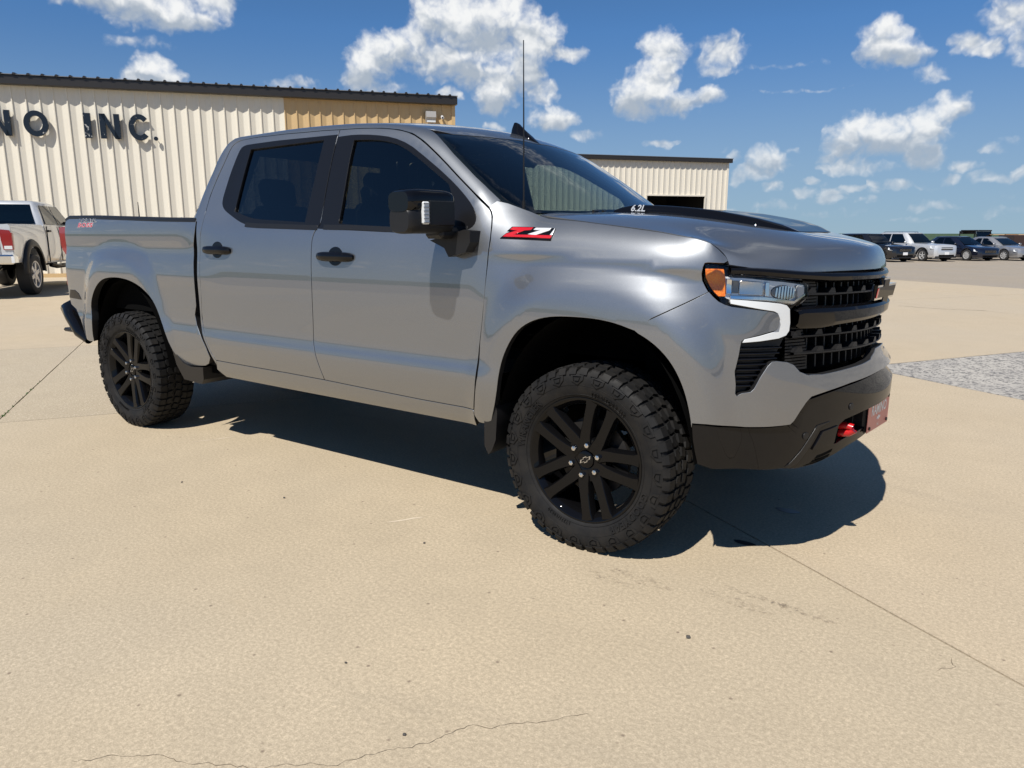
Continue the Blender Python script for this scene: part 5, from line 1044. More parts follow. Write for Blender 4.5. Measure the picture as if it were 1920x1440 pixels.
# wheels -----------------------------------------------------------------------------------------------------------
def build_tyre_meshes():
    b = MB()
    prof = [(.100, .270), (.113, .2785), (.121, .290), (.131, .315), (.1365, .345), (.1365, .362), (.134, .378), (.128, .392), (.116, .402), (.09, .406), (.045, .408), (0, .4085)]
    prof = prof + [(-y, r) for y, r in prof[::-1][1:]]
    b.revolve_y([(-y, r) for y, r in prof], n=96); N = 46
    def block(poly, th0, top, base, k=0):   # poly: (angle fraction, y), clockwise; sits on the carcass
        ctr = np.mean(poly, 0); lo = []; hi = []
        for a, y in poly:
            th = (th0 + a) * 2 * math.pi / N; rr = top - .030 * max(0, abs(y) - .098)**1.2 * 12
            hi.append((rr * math.cos(th), y, rr * math.sin(th)))
            a2 = ctr[0] + (a - ctr[0]) * 1.10; y2 = ctr[1] + (y - ctr[1]) * 1.05; th = (th0 + a2) * 2 * math.pi / N; lo.append((base * math.cos(th), y2, base * math.sin(th)))
        n = len(poly); b.add(lo + hi, [(i, (i + 1) % n, n + (i + 1) % n, n + i) for i in range(n)] + [tuple(range(n, 2 * n))])
    for k in range(N):
        j = .0 if k % 2 else .010
        for s in (-1, 1):
            o = 0 if s < 0 else .5
            block([(o + .08, s * .082), (o + .80, s * .078), (o + .78, s * (.122 + j * .4)), (o + .10, s * (.122 + j * .4))], k, .4160, .404)
            # shoulder face running down the sidewall
            y0, y1 = s * .1225, s * .1385; th = [(k + o + f) * 2 * math.pi / N for f in (.11, .77)]; P = []
            for rr, yy in ((.4125, s * .1232), (.399, s * (.1335 + j * .2)), (.386, s * (.1390 + j * .15)), (.3835, s * .134)): P += [(rr * math.cos(t), yy, rr * math.sin(t)) for t in th]
            for rr, yy in ((.4140, s * .110), (.400, s * .115), (.386, s * .125), (.3835, s * .125)): P += [(rr * math.cos(t), yy, rr * math.sin(t)) for t in th]
            b.add(P, [(0, 1, 3, 2), (2, 3, 5, 4), (4, 5, 7, 6), (0, 2, 10, 8), (2, 4, 12, 10), (4, 6, 14, 12), (1, 9, 11, 3), (3, 11, 13, 5), (5, 13, 15, 7)])
            o = .2 if s < 0 else .7
            block([(o + .02, s * .028), (o + .42, s * .040), (o + .78, s * .036), (o + .66, s * .070), (o + .30, s * .074), (o - .06, s * .062)], k, .4195, .405)
        block([(.30, -.020), (.95, -.012), (.80, .020), (.12, .012)], k, .4200, .405)
    tread = b; sw = MB()
    # sidewall: raised shield lugs and lettering on the outer face (outer = -y)
    def swy(r): return -np.interp(r, [.27, .285, .315, .345, .362, .378, .392], [.113, .121, .131, .1365, .1365, .134, .128])
    def arc_patch(pts, h=.0052):            # pts: (angle, radius)
        P0 = [(r * math.cos(a), float(swy(r)) + .001, r * math.sin(a)) for a, r in pts]; P1 = [(r * math.cos(a), float(swy(r)) - h, r * math.sin(a)) for a, r in pts]
        n = len(pts); sw.add(P0 + P1, [(i, (i + 1) % n, n + (i + 1) % n, n + i) for i in range(n)] + [tuple(range(n, 2 * n))])
    for k in range(23):
        a = k * 2 * math.pi / 23; w = .052
        for P in ([(-.052, .383), (.052, .383), (.052, .376), (-.052, .376)], [(-.052, .376), (-.034, .376), (-.030, .360), (-.050, .364)], [(.034, .376), (.052, .376), (.050, .360), (.032, .358)], [(-.050, .364), (-.030, .360), (.0, .352), (.0, .346)], [(.0, .346), (.0, .352), (.032, .358), (.050, .360)], [(-.02, .370), (.022, .371), (.018, .3605), (-.012, .360)]):
            arc_patch([(a + x * 1.62, .340 + (r - .346) * 1.28) for x, r in P])
    for body, ang, rr, size, sp in (('WRANGLER', 155, .318, .044, 1.05), ('TERRITORY MT', 66, .309, .022, 1.25), ('GOODYEAR', -38, .318, .044, 1.15), ('LT275/60R20', -112, .304, .018, 1.3)):
        V, F = text_mesh(body, size, spacing=sp); rad = rr + V[:, 1]; th = R(ang) - V[:, 0] / rr; y = swy(rad)
        P = np.stack([rad * np.cos(th), y - .0050, rad * np.sin(th)], 1); P2 = np.stack([rad * np.cos(th), y + .001, rad * np.sin(th)], 1)
        n = len(P); E = {}
        for f in F:
            for i in range(len(f)):
                e = (f[i], f[(i + 1) % len(f)]); E[e] = 1
        Fs = [(a, b_, n + b_, n + a) for a, b_ in E if (b_, a) not in E]
        sw.add(np.concatenate([P, P2]), list(F) + Fs)
    for rr in (.338, .296): sw.revolve_y([(float(swy(rr - .0015)) + .001, rr - .0015), (float(swy(rr)) - .0014, rr), (float(swy(rr + .0015)) + .001, rr + .0015)], n=96)
    return tread, sw
def rim_meshes():
    b = MB()                                 # barrel and outer lip; wheel face looks to -y; lip plane y = -.115
    b.revolve_y([(.10, .262), (-.06, .245), (-.088, .247), (-.100, .254), (-.1155, .270), (-.1195, .2765), (-.1185, .2815), (-.108, .283), (-.100, .278)], n=96)
    sp = MB()
    def yface(r): return -.1155 + .026 * (1 - min(1, r / .255))**1.2 - .002
    for k in range(5):
        a0 = R(71 + 72 * k)
        for sg in (-1, 1):
            st = [(.045, sg * .022, .031), (.085, sg * .032, .030), (.108, sg * .0375, .0275), (.15, sg * .0425, .0250), (.20, sg * .0475, .0248), (.24, sg * .051, .0262), (.267, sg * .054, .033)]
            G = []
            for r, lat, hw in st:
                y = yface(r); sec = [(-hw - .004, y + .040), (-hw, y + .006), (-hw + .005, y), (hw - .005, y), (hw, y + .006), (hw + .004, y + .040)]
                G.append([(r * math.cos(a0) - (lat + q_) * math.sin(a0), yy, r * math.sin(a0) + (lat + q_) * math.cos(a0)) for q_, yy in sec])
            V = [p for row in G for p in row]; n = 6; F = [(i * n + j, i * n + (j + 1) % n, (i + 1) * n + (j + 1) % n, (i + 1) * n + j) for i in range(len(st) - 1) for j in range(n)]
            sp.add(V, F)
    # hub plate with six lug pockets and the web between spokes
    hub = MB(); hub.revolve_y([(-.040, .02), (-.086, .020), (-.0890, .040), (-.0935, .050), (-.0945, .088), (-.0925, .099), (-.084, .104), (-.04, .106)], n=60)
    return b, sp, hub
_tr, _sw = build_tyre_meshes(); _rb, _sp, _hb = rim_meshes()
def rimface_cap(par):
    b = MB(); b.revolve_y([(-.085, .0), (-.0985, .0), (-.0985, .034), (-.096, .0385), (-.085, .039)], n=40); c = b.build('centre_cap', RIMB, par, deg=40)
    return c
W0 = bpy.data.objects.new('wheel', None); COL.objects.link(W0); W0.parent = TRUCK; W0.matrix_parent_inverse = wmat(TRUCK).inverted(); W0.empty_display_size = .3
tyre = _tr.build('tyre', RUBBER, W0, deg=32); _sw.build('tyre_sidewall_lettering', RUBBER, W0, deg=30)
_rb.build('rim', RIMB, W0, deg=45); _sp.build('spokes', RIMB, W0, deg=40); _hb.build('hub_plate', RIMB, W0, deg=45); rimface_cap(W0)
b = MB(); sc_ = .20; b.prism([(y * sc_, -.0988, z * sc_ * 1.0) for y, z in [(p[0] * math.cos(.5) - p[1] * math.sin(.5), p[0] * math.sin(.5) + p[1] * math.cos(.5)) for p in bow]], (0, -.0006, 0)); b.build('cap_emblem', ALU, W0)
b = MB(); sc_ = .15; b.prism([(y * sc_, -.0994, z * sc_) for y, z in [(p[0] * math.cos(.5) - p[1] * math.sin(.5), p[0] * math.sin(.5) + p[1] * math.cos(.5)) for p in bow]], (0, -.0004, 0)); b.build('cap_emblem_fill', BLACKG, W0)
for k in range(6):
    a = R(20 + 60 * k); b = MB(); c = (.0699 * math.cos(a), 0, .0699 * math.sin(a)); b.revolve_y([(-.086, .0), (-.0952, .0), (-.0952, .0175), (-.086, .0178)], c, n=20); b.build('lug_pocket', DARK, W0)
    b = MB(); b.revolve_y([(-.085, .0140), (-.104, .0136), (-.113, .0108), (-.116, .0)], c, n=6); b.build('lug_nut', ALU, W0, deg=30)
b = MB(); b.revolve_y([(-.02, .03), (-.03, .03), (-.03, .175), (-.012, .178), (0, .175)], n=48); b.build('brake_disc', mat('brake_iron', (.045, .042, .04), .5, .6), W0)
b = MB(); b.box((-.15, -.01, .02), (.09, .07, .19), bev=.015); b.build('brake_caliper', DARK, W0)
def wheel_copy(x, y, rz, flip):
    w = W0.copy(); COL.objects.link(w)
    for ch in W0.children:
        c = ch.copy(); COL.objects.link(c); c.parent = w; c.matrix_parent_inverse = ch.matrix_parent_inverse.copy()
    w.location = (x, y, .4135); w.rotation_euler = (0, R(random.Random(x).uniform(0, 70)) if 0 else 0, rz + (math.pi if flip else 0)); return w
W0.location = (0, -.868, .4135); W0.rotation_euler = (0, 0, R(-1.6))
wheel_copy(-3.745, -.868, 0, False); wheel_copy(0, .868, R(-1.6), True); wheel_copy(-3.745, .868, 0, True)

# wheel houses, underbody, flaps
for s in (-1, 1):
    for cx, w in ((.012, .62), (-3.70, .62)):
        b = MB(); ph = np.linspace(.18, math.pi - .18, 22); b_ = .47
        P = [(cx + .492 * math.cos(a), .36 + .70 * math.sin(a)) for a in ph]
        V = [(x, s * .985, z) for x, z in P] + [(x, s * .50, z) for x, z in P]; n = len(P); b.add(V, [(i, i + 1, n + i + 1, n + i) for i in range(n - 1)] + [tuple(range(n, 2 * n))]); b.build('wheel_house', DARK, TRUCK, deg=60)
b = MB(); b.box((-1.9, 0, .60), (2.6, 1.86, .22)); b.box((-1.9, 0, .66), (5.1, 1.0, .26)); b.box((-4.35, 0, .70), (.40, 1.70, .24)); b.box((.66, 0, .62), (.18, 1.06, .24)); b.box((.56, 0, .50), (.46, 1.15, .04)); b.build('underbody', DARK, TRUCK, deg=0)  # the two front boxes are added to block sun under the nose
for s in (-1, 1):
    b = MB(); b.box((-1.9, s * .45, .50), (5.2, .09, .14)); b.build('frame_rail', DARK, TRUCK, deg=0)
b = MB(); b.tube([(-3.745, -.8, .41), (-3.745, .8, .41)], .05, 12); b.tube([(-3.745, -.12, .41), (-3.745, .12, .41)], .15, 12); b.tube([(0, -.75, .40), (0, .75, .40)], .035, 10); b.build('axle', DARK, TRUCK)
b = MB(); b.tube([(-2.6, -.35, .42), (-3.1, -.42, .43), (-3.3, -.55, .46), (-4.2, -.62, .5)], .04, 10); b.build('exhaust_pipe', ALU, TRUCK)
for s in (-1, 1):
    b = MB(); b.prism([(-.505, s * 1.012, .60), (-.455, s * 1.018, .615), (-.440, s * 1.02, .58), (-.452, s * 1.016, .44), (-.478, s * 1.01, .385), (-.50, s * 1.008, .36), (-.525, s * 1.006, .40), (-.522, s * 1.01, .52)], (0, -s * .32, 0)); b.build('mud_flap', BLACKP, TRUCK, deg=30)
    b = MB(); b.prism([(-3.12, s * 1.004, .70), (-3.09, s * 1.004, .60), (-3.02, s * 1.004, .545), (-2.93, s * 1.002, .525), (-2.80, s * 1.0, .535), (-2.82, s * .99, .45), (-2.86, s * .98, .415), (-3.06, s * .98, .425), (-3.12, s * .99, .52), (-3.145, s * 1.0, .64)], (0, -s * .28, 0)); b.build('mud_flap', BLACKP, TRUCK, deg=30)
# gap fillers: dark wall behind door, fender and bed joints
aa = np.linspace(-2.84, -.45, 50)
for s in (-1, 1):
    P = np.stack([M_body(aa, np.full(50, z)) + [0, .055, 0] for z in np.linspace(.50, 1.38, 8)], 1)
    grid_obj('door_aperture', (P * [1, -s * -1 if s < 0 else -1, 1]) if s > 0 else P, SEAM_DARK, TRUCK)

# plate on the bumper
PT = skew((1.0085, -.05, .590), R(7.4)); pv = Vector((math.cos(R(7.4)), -math.sin(R(7.4)), 0)); rp = Matrix.Rotation(-R(7.4), 3, 'Z')
b = MB(); b.box(PT(-.045, 0, .004), (.080, .315, .180), rot=rp, bev=.016); b.box(PT(-.08, .02, .01), (.06, .36, .14), rot=rp, bev=.012); PB = b.build('plate_bracket', BLACKP, TRUCK)
b = MB(); b.box(PT(-.001, 0, 0), (.003, .304, .152), rot=rp, bev=.001); PL = b.build('front_plate', PLATE, TRUCK)
def plate_text(body, size, z, bold=0., sx=1.):
    V, F = text_mesh(body, size, bold=bold); mesh_obj('plate_lettering', [PT(.0014, v[0] * sx, z + v[1]) for v in V], F, WHITEP, PL, smooth=False)
plate_text('RAMINO', .066, .016, .0016, .84); plate_text('INC.', .020, -.058, 0, .9)
b = MB(); b.prism([PT(.0010, y * .17, -.026 + z * .17) for y, z in bow], pv * .0006); b.build('plate_emblem', WHITEP, PL)
for y in (-.125, .125):
    for z in (-.058, .056):
        b = MB(); b.tube([PT(0, y, z), PT(.006, y, z)], .008, 10); b.build('plate_bolt', BLACKP, PL)

# cabin ------------------------------------------------------------------------------------------------------------
b = MB(); b.box((-1.6, 0, .76), (2.2, 1.75, .06)); b.build('cabin_floor', LINER, TRUCK)
dash = [(-.42, 1.44), (-.60, 1.465), (-.80, 1.43), (-.86, 1.36), (-.80, 1.10), (-.55, .95), (-.42, 1.0)]
b = MB(); b.prism([(x, -.84, z) for x, z in dash], (0, 1.68, 0)); b.build('dashboard', SEATM, TRUCK, deg=40)
b = MB(); n = 28
for i in range(n):
    a0, a1 = 2 * math.pi * i / n, 2 * math.pi * (i + 1) / n; f_ = lambda a: (-.98 + .19 * math.sin(a) * .35, .40 + .185 * math.cos(a), 1.30 + .185 * math.sin(a)); b.tube([f_(a0), f_(a1)], .016, 7)
b.tube([(-.80, .40, 1.27), (-.98, .40, 1.30)], .05, 10); b.box((-.98, .40, 1.30), (.04, .30, .05)); b.build('steering_wheel', SEATM, TRUCK, deg=60)
b = MB(); b.box((-.98, 0, 1.80), (.03, .24, .075), bev=.015); b.tube([(-.98, 0, 1.83), (-.95, 0, 1.87)], .012, 8); b.build('rear_view_mirror', SEATM, TRUCK)
def seat(x, y, w):
    b = MB(); b.box((x + .12, y, .98), (.52, w, .18), bev=.05); b.box((x - .17, y, 1.27), (.16, w * .95, .58), rot=Matrix.Rotation(R(-14), 3, 'Y'), bev=.05); st = b.build('seat', SEATM, TRUCK)
    b = MB(); b.box((x - .265, y, 1.64), (.10, .27, .18), rot=Matrix.Rotation(R(-10), 3, 'Y'), bev=.035); b.build('headrest', SEATM, st)
for y in (-.42, .42): seat(-1.45, y, .54)
for y in (-.45, 0, .45): seat(-2.38, y, .48)
b = MB(); b.box((-1.05, 0, 1.06), (.9, .30, .28), bev=.03); b.build('centre_console', SEATM, TRUCK)
hl = panel('headliner', roof * [.97, .94] + [-.05, 0], M_top, LINER, TRUCK, step=.15, gap=.0, off=-.045, depth=.01, mirror=False, rnd=0)

# ---------------------------------------------------------------- parked vehicles in the background
RIMS = mat('bright_alloy_rim', (.62, .62, .62), .3, .4)
CARGLASS = glass('dark_car_glass', (.07, .085, .09), ior=1.6)
TYRE2 = mat('old_tyre_rubber', (.022, .022, .023), .75)
def interp(x, xs, ys): return float(np.interp(x, xs, ys))
def car_wheel(root, x, y, r, w, spokes, rimm, face):
    b = MB(); pr = [(-w * .32, r * .62), (-w * .46, r * .66), (-w * .5, r * .84), (-w * .42, r * .96), (-w * .25, r), (w * .25, r), (w * .42, r * .96), (w * .5, r * .84), (w * .32, r * .62)]
    b.revolve_y(pr, (x, y, r), n=28); wh = b.build('wheel', TYRE2, root, deg=40)
    b = MB(); s = face; f = y + s * w * .40
    b.revolve_y([(s * w * .30, r * .66), (s * w * .46, r * .665), (s * w * .44, r * .60), (s * w * .16, r * .58)], (x, y, r), n=28)
    for k in range(spokes):
        a = 2 * math.pi * k / spokes + .3; h = r * .085; c, sn = math.cos(a), math.sin(a); P = []
        for rr, hh in ((r * .10, h * 1.3), (r * .62, h)):
            for t in (-hh, hh): P.append((x + rr * c - t * sn, f, r + rr * sn + t * c))
        b.prism([P[0], P[1], P[3], P[2]], (0, -s * .03, 0))
    b.revolve_y([(s * w * .42, .001), (s * w * .42, r * .15), (s * w * .30, r * .17)], (x, y, r), n=16); b.build('rim', rimm, wh, deg=40)
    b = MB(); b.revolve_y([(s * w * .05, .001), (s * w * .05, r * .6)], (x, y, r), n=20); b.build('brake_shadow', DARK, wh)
    return wh
def car(name, label, cat, loc, rot, paint, L=4.75, W=1.85, H=1.66, fo=.92, wb=2.8, wr=.35, zl=.24, hood=1.02, nose=.86, belt=1.04, cowl=-1.05, rooff=-1.75, roofr=-3.9, rear=-4.55, deck=1.0, deckx=-4.5, trim=None, spokes=5, rimm=None, group=None, cladding=False, grille='bars', lamp=None, plate=True, tail=True, wheels=True, roofrail=False, rearw=None):
    """x = 0 at the front axle, nose at +fo; built facing +x with the wheels on z = 0"""
    root = thing(name, label, cat, loc, rot, group); tailx = fo - L; xr = -wb; w0 = W / 2
    xs = sorted(set([fo, fo - .04, fo - .12, fo - .3] + list(np.linspace(fo - .5, tailx + .4, 40)) + [tailx + .2, tailx + .06, tailx] + [c + s * wr * k for c in (0, xr) for s in (-1, 1) for k in (1.22, 1.16, 1.0, .8, .5, .2)]), reverse=True)
    top = lambda x: interp(x, [tailx, tailx + .05, deckx, deckx + .5, rooff - .5, cowl - .05, cowl + .3, fo - .45, fo - .12, fo], [deck - .18, deck - .06, deck, belt, belt, belt - .01, hood, hood - (hood - nose) * .55, nose, nose - .12])
    half = lambda x: w0 * interp(x, [tailx, tailx + .06, tailx + .5, -wb, 0, fo - .5, fo - .12, fo - .03, fo], [.82, .93, .985, 1, 1, .985, .90, .78, .70])
    low = lambda x: interp(x, [tailx, tailx + .25, tailx + .5, fo - .4, fo - .08, fo], [zl + .18, zl + .04, zl, zl, zl + .02, zl + .08])
    V = []
    for x in xs:
        w, t, l = half(x), top(x), low(x); za = l
        for c in (0, xr):
            d = abs(x - c) / (wr * 1.18); za = max(za, wr + wr * 1.18 * math.sqrt(1 - d * d)) if d < 1 else za
        h = t - l
        ring = [(0, l), (w * .80, l), (w * .93, max(l, za)), (w * .985, max(l + .10, za + .012)), (w, max(l + h * .42, za + .03)), (w * .992, max(l + h * .66, za + .05)), (w * .965, max(l + h * .86, za + .06)), (w * .91, t - .012), (w * .60, t + .012), (0, t + .02)]
        V += [(x, -y, z) for y, z in ring] + [(x, y, z) for y, z in ring[::-1][1:-1]]
    m = 18; n = len(xs); F = [(i * m + j, i * m + (j + 1) % m, (i + 1) * m + (j + 1) % m, (i + 1) * m + j) for i in range(n - 1) for j in range(m)] + [tuple(range(m))[::-1], tuple((n - 1) * m + j for j in range(m))]
    b = MB(); b.add(V, F); body = b.build('body', paint, root, deg=38)
    # greenhouse
    rw = rearw if rearw is not None else rear
    def gh(x0, x1): return None
    wbm, wtm = w0 * .93, w0 * .70; zb_, zt_ = belt - .02, H
    base = [(cowl + .12, wbm * .80), (cowl - .08, wbm), (rear + .25, wbm), (rear, wbm * .86)]; roof_ = [(rooff + .10, wtm * .84), (rooff - .12, wtm), (roofr + .2, wtm * .98), (roofr, wtm * .86)]
    mid = [(a[0] * .45 + c[0] * .55, a[1] * .45 + c[1] * .55 + .02) for a, c in zip(base, roof_)]; zm = zb_ * .45 + zt_ * .55
    ringz = [(base, zb_), (mid, zm + .01), ([(a[0], a[1] + .035) for a in roof_], zt_ - .045), (roof_, zt_ - .01), ([(p[0] * .8 + (rooff + roofr) * .1, p[1] * .72) for p in roof_], zt_ + .015)]
    V = []; 
    for P, z in ringz: V += [(x, -y, z - (.02 if k in (3,) else 0)) for k, (x, y) in enumerate(P)] + [(x, y, z - (.02 if k in (0,) else 0)) for k, (x, y) in enumerate(P[::-1])]
    m = 8; F = [(i * m + j, i * m + (j + 1) % m, (i + 1) * m + (j + 1) % m, (i + 1) * m + j) for i in range(len(ringz) - 1) for j in range(m)] + [tuple((len(ringz) - 1) * m + j for j in range(m))]
    b = MB(); b.add(V, F); b.build('cabin', paint, root, deg=50)
    def quad_on(A, B, C_, D_, u0, u1, v0, v1, out, name, mt, n=6):
        A, B, C_, D_ = map(Vector, (A, B, C_, D_)); nn = (B - A).cross(D_ - A).normalized() * out; P = []
        f = lambda u, v: (A * (1 - u) + B * u) * (1 - v) + (D_ * (1 - u) + C_ * u) * v + nn
        P = [f(u0, v0), f(u1[0], v0), f(u1[1], v1), f(u0 if not isinstance(u0, tuple) else u0[1], v1)]
        q_ = MB(); q_.prism(P, -nn.normalized() * .006 if out > 0 else nn.normalized() * .006); return q_.build(name, mt, root, deg=0)
    def side(s, xa0, xa1, xb0, xb1, name='side_window'):
        # window between sloped edges; (x at belt, x at roof) front and rear
        zz0, zz1 = belt + .015, H - .085; y0, y1 = wbm - .004 + .012, wtm + .047 + .010
        q_ = MB(); q_.prism([(xa0, s * y0, zz0), (xb0, s * y0, zz0), (xb1, s * y1, zz1), (xa1, s * y1, zz1)], (0, -s * .012, .0)); return q_.build(name, CARGLASS, root, deg=0)
    bp = (cowl + rear) / 2 + .05
    for s in (-1, 1):
        side(s, cowl - .30, rooff - .14, bp + .06, bp + .03); side(s, bp - .04, bp - .05, rear + .52, roofr + .42)
        if cat == 'suv': side(s, rear + .46, roofr + .36, rear + .20, roofr + .20)
    def end(x0, x1, y0, y1, z0, z1, sx, name):
        q_ = MB(); q_.prism([(x0, -y0, z0), (x0, y0, z0), (x1, y1, z1), (x1, -y1, z1)], (-sx * .012, 0, -.004)); return q_.build(name, CARGLASS, root, deg=0)
    for sx, idx, nm in ((1, 0, 'windshield'), (-1, 3, 'rear_window')):
        rr = [(P[idx][0] + sx * .016, P[idx][1], z) for P, z in ringz[:3]]; rr[0] = (rr[0][0] - sx * .01, rr[0][1], rr[0][2] + (.05 if sx > 0 else .09)); rr[2] = (rr[2][0] + sx * .01, rr[2][1], rr[2][2] - .02)
        V = [];
        for x, y, z in rr: V += [(x, -y * .955, z + .006), (x, y * .955, z + .006)]
        mesh_obj(nm, V, [(0, 1, 3, 2), (2, 3, 5, 4)] if sx > 0 else [(1, 0, 2, 3), (3, 2, 4, 5)], CARGLASS, root, smooth=True)
    # nose
    hw = w0 * .70; lm = LAMPW if lamp is None else lamp
    gz = nose - .20
    for s in (-1, 1):
        q_ = MB(); q_.add([(fo - .055, s * w0 * .52, gz + .10), (fo - .40, s * w0 * .935, gz + .16), (fo - .36, s * w0 * .975, gz + .02), (fo - .15, s * w0 * .90, gz - .02), (fo - .015, s * w0 * .53, gz + .015), (fo - .30, s * w0 * .86, gz + .17)], [(0, 4, 3, 2, 1), (0, 1, 5)]); q_.prism([(fo - .045, s * w0 * .50, gz + .095), (fo - .36, s * w0 * .985, gz + .14), (fo - .34, s * w0 * .995, gz + .03), (fo - .12, s * w0 * .905, gz - .01), (fo - .005, s * w0 * .52, gz + .01)], (-.05, -s * .03, 0)); q_.build('headlight', lm, root, deg=0)
        q_ = MB(); q_.box((cowl - .18, s * (w0 + .10), belt + .06), (.10, .20, .13), bev=.03); q_.build('door_mirror', paint, root, deg=40)
        q_ = MB(); q_.box((fo - .10, s * w0 * .66, zl + .16), (.10, .20, .10), bev=.02); q_.build('fog_lamp_recess', DARK, root)
    q_ = MB(); q_.box((fo - .005, 0, gz + .0), (.035, w0 * .90, .16), bev=.01); gr = q_.build('grille', DARK, root, deg=30)
    if grille == 'bars':
        for k in range(3): q_ = MB(); q_.box((fo + .016, 0, gz - .05 + .05 * k), (.008, w0 * .88, .012)); q_.build('grille_bar', CHROME, gr, deg=0)
    elif grille == 'split': q_ = MB(); q_.box((fo + .014, 0, gz + .01), (.014, w0 * .98, .055), bev=.01); q_.build('grille_bar', paint, gr, deg=0)
    else:
        for y in np.linspace(-w0 * .42, w0 * .42, 11): q_ = MB(); q_.box((fo + .016, y, gz), (.008, .012, .15)); q_.build('grille_bar', CHROME, gr, deg=0)
    q_ = MB(); q_.box((fo - .015, 0, zl + .12), (.05, W * .62, .10), bev=.015); q_.build('lower_grille', DARK, root, deg=30)
    if plate: q_ = MB(); q_.box((fo + .022, .0, zl + .245), (.012, .32, .155)); q_.build('licence_plate', WHITEP, root, deg=0)
    q_ = MB(); q_.box(((fo + tailx) / 2, 0, zl + .08), (L * .86, W * .74, .16)); q_.build('underbody', DARK, root, deg=0)
    if cladding:
        for s in (-1, 1):
            for c in (0, xr):
                ph = np.linspace(.12, math.pi - .12, 16); ro, ri = wr * 1.36, wr * 1.17; Vv = []
                for a in ph:
                    for r_, y in ((ri, w0 * .94), (ri, w0 * 1.012), (ro, w0 * 1.012), (ro, w0 * .97)): Vv.append((c + r_ * math.cos(a), s * y, wr + r_ * math.sin(a)))
                q_ = MB(); q_.add(Vv, [(i * 4 + j, i * 4 + (j + 1) % 4, (i + 1) * 4 + (j + 1) % 4, (i + 1) * 4 + j) for i in range(15) for j in range(4)]); q_.build('wheel_arch_trim', BLACKP, root)
            q_ = MB(); q_.box((-wb / 2, s * w0 * .985, zl + .07), (wb - wr * 2.5, .05, .14), bev=.01); q_.build('sill_trim', BLACKP, root)
        q_ = MB(); q_.box((fo - .06, 0, zl + .03), (.16, W * .80, .10), bev=.02); q_.build('bumper_trim', BLACKP, root)
    if roofrail:
        for s in (-1, 1): q_ = MB(); q_.tube([(rooff - .25, s * wtm * .92, H + .01), (rooff - .35, s * wtm * .92, H + .05), (roofr + .45, s * wtm * .92, H + .05), (roofr + .3, s * wtm * .92, H + .01)], .018, 6); q_.build('roof_rail', ALU, root)
    for s in (-1, 1):                        # door cuts, handles, tail lamps
        for x in (cowl - .28, bp, rear + .50):
            q_ = MB(); q_.box((x, s * w0 * 1.0, zl + .42), (.010, .012, belt - zl - .30)); q_.build('door_gap', DARK, root, deg=0)
        for x in (bp + .18, rear + .66): q_ = MB(); q_.box((x, s * w0 * 1.004, belt - .14), (.17, .03, .028), bev=.008); q_.build('door_handle', paint, root)
        q_ = MB(); q_.box((tailx + .05, s * w0 * .80, deck - .16), (.10, .22, .18), bev=.02); q_.build('tail_light', REDLENS, root)
    rm = rimm or RIMS
    for x in (0, xr):
        for s in (-1, 1): car_wheel(root, x, s * (w0 - .13), wr, .22, spokes, rm, s)
    return root
P_SILV = metallic_paint('light_silver_paint', (.62, .63, .64), metal=.45); P_BLK = mat('black_car_paint', (.008, .008, .010), .2, 0, 1., .03); P_NAVY = mat('midnight_blue_paint', (.008, .010, .022), .2, .2, 1., .03); P_PEWT = metallic_paint('pewter_paint', (.33, .33, .34))
HEAD = R(-40); fwd = Vector((math.cos(HEAD), math.sin(HEAD), 0)); lft = Vector((-fwd.y, fwd.x, 0)); ZP = -.25
def at_wheel(px, py, side_off): p = Vector((px, py, ZP)) + lft * side_off; return tuple(p)
GRP = 'cars parked in a row across the lot'
car('parked_suv', 'black suv with chrome grille and white plate, leftmost of the parked row', 'suv', at_wheel(-4.56, 46.0, -.80), HEAD, P_BLK, L=4.67, W=1.84, H=1.63, belt=1.03, hood=1.02, nose=.88, spokes=5, group=GRP, cladding=True, grille='fins', roofrail=False)
car('parked_suv', 'silver suv with bright alloy wheels parked between the two dark cars', 'suv', at_wheel(-3.69, 47.2, .80), HEAD, P_SILV, L=4.77, W=1.84, H=1.70, belt=1.06, hood=1.06, nose=.95, wr=.355, spokes=5, group=GRP, cladding=True, grille='split', roofrail=True)
car('parked_sedan', 'dark blue sedan with multi spoke silver wheels in the parked row', 'sedan', at_wheel(-1.55, 49.7, .80), HEAD, P_NAVY, L=4.90, W=1.86, H=1.46, fo=.86, wb=2.95, wr=.345, zl=.18, hood=.93, nose=.76, belt=.95, cowl=-.55, rooff=-1.35, roofr=-2.75, rear=-3.35, deck=.98, deckx=-3.6, spokes=10, group=GRP, grille='fins', plate=False)
car('parked_sedan', 'grey sedan with amber front markers at the right end of the parked row', 'sedan', at_wheel(.33, 51.6, .78), HEAD, P_PEWT, L=5.0, W=1.84, H=1.43, fo=1.0, wb=2.80, wr=.33, zl=.19, hood=.90, nose=.74, belt=.93, cowl=-.45, rooff=-1.30, roofr=-2.55, rear=-3.20, deck=.96, deckx=-3.5, spokes=8, group=GRP, grille='bars')
wr_ = car('parked_car', 'white car whose roof and short antenna show just above the pickup bed', 'car', (-13.35 - .87 * 1.53, 4.76 + .5 * 1.53, 0), R(150), mat('white_car_paint', (.72, .72, .72), .3, 0, 1.), L=4.9, W=1.86, H=1.66, belt=1.05, group=None)
b = MB(); b.tube([(-1.95, .25, 1.66), (-2.0, .25, 1.70), (-2.10, .25, 1.98)], [.025, .012, .006], 8); b.build('roof_antenna', BLACKP, wr_)

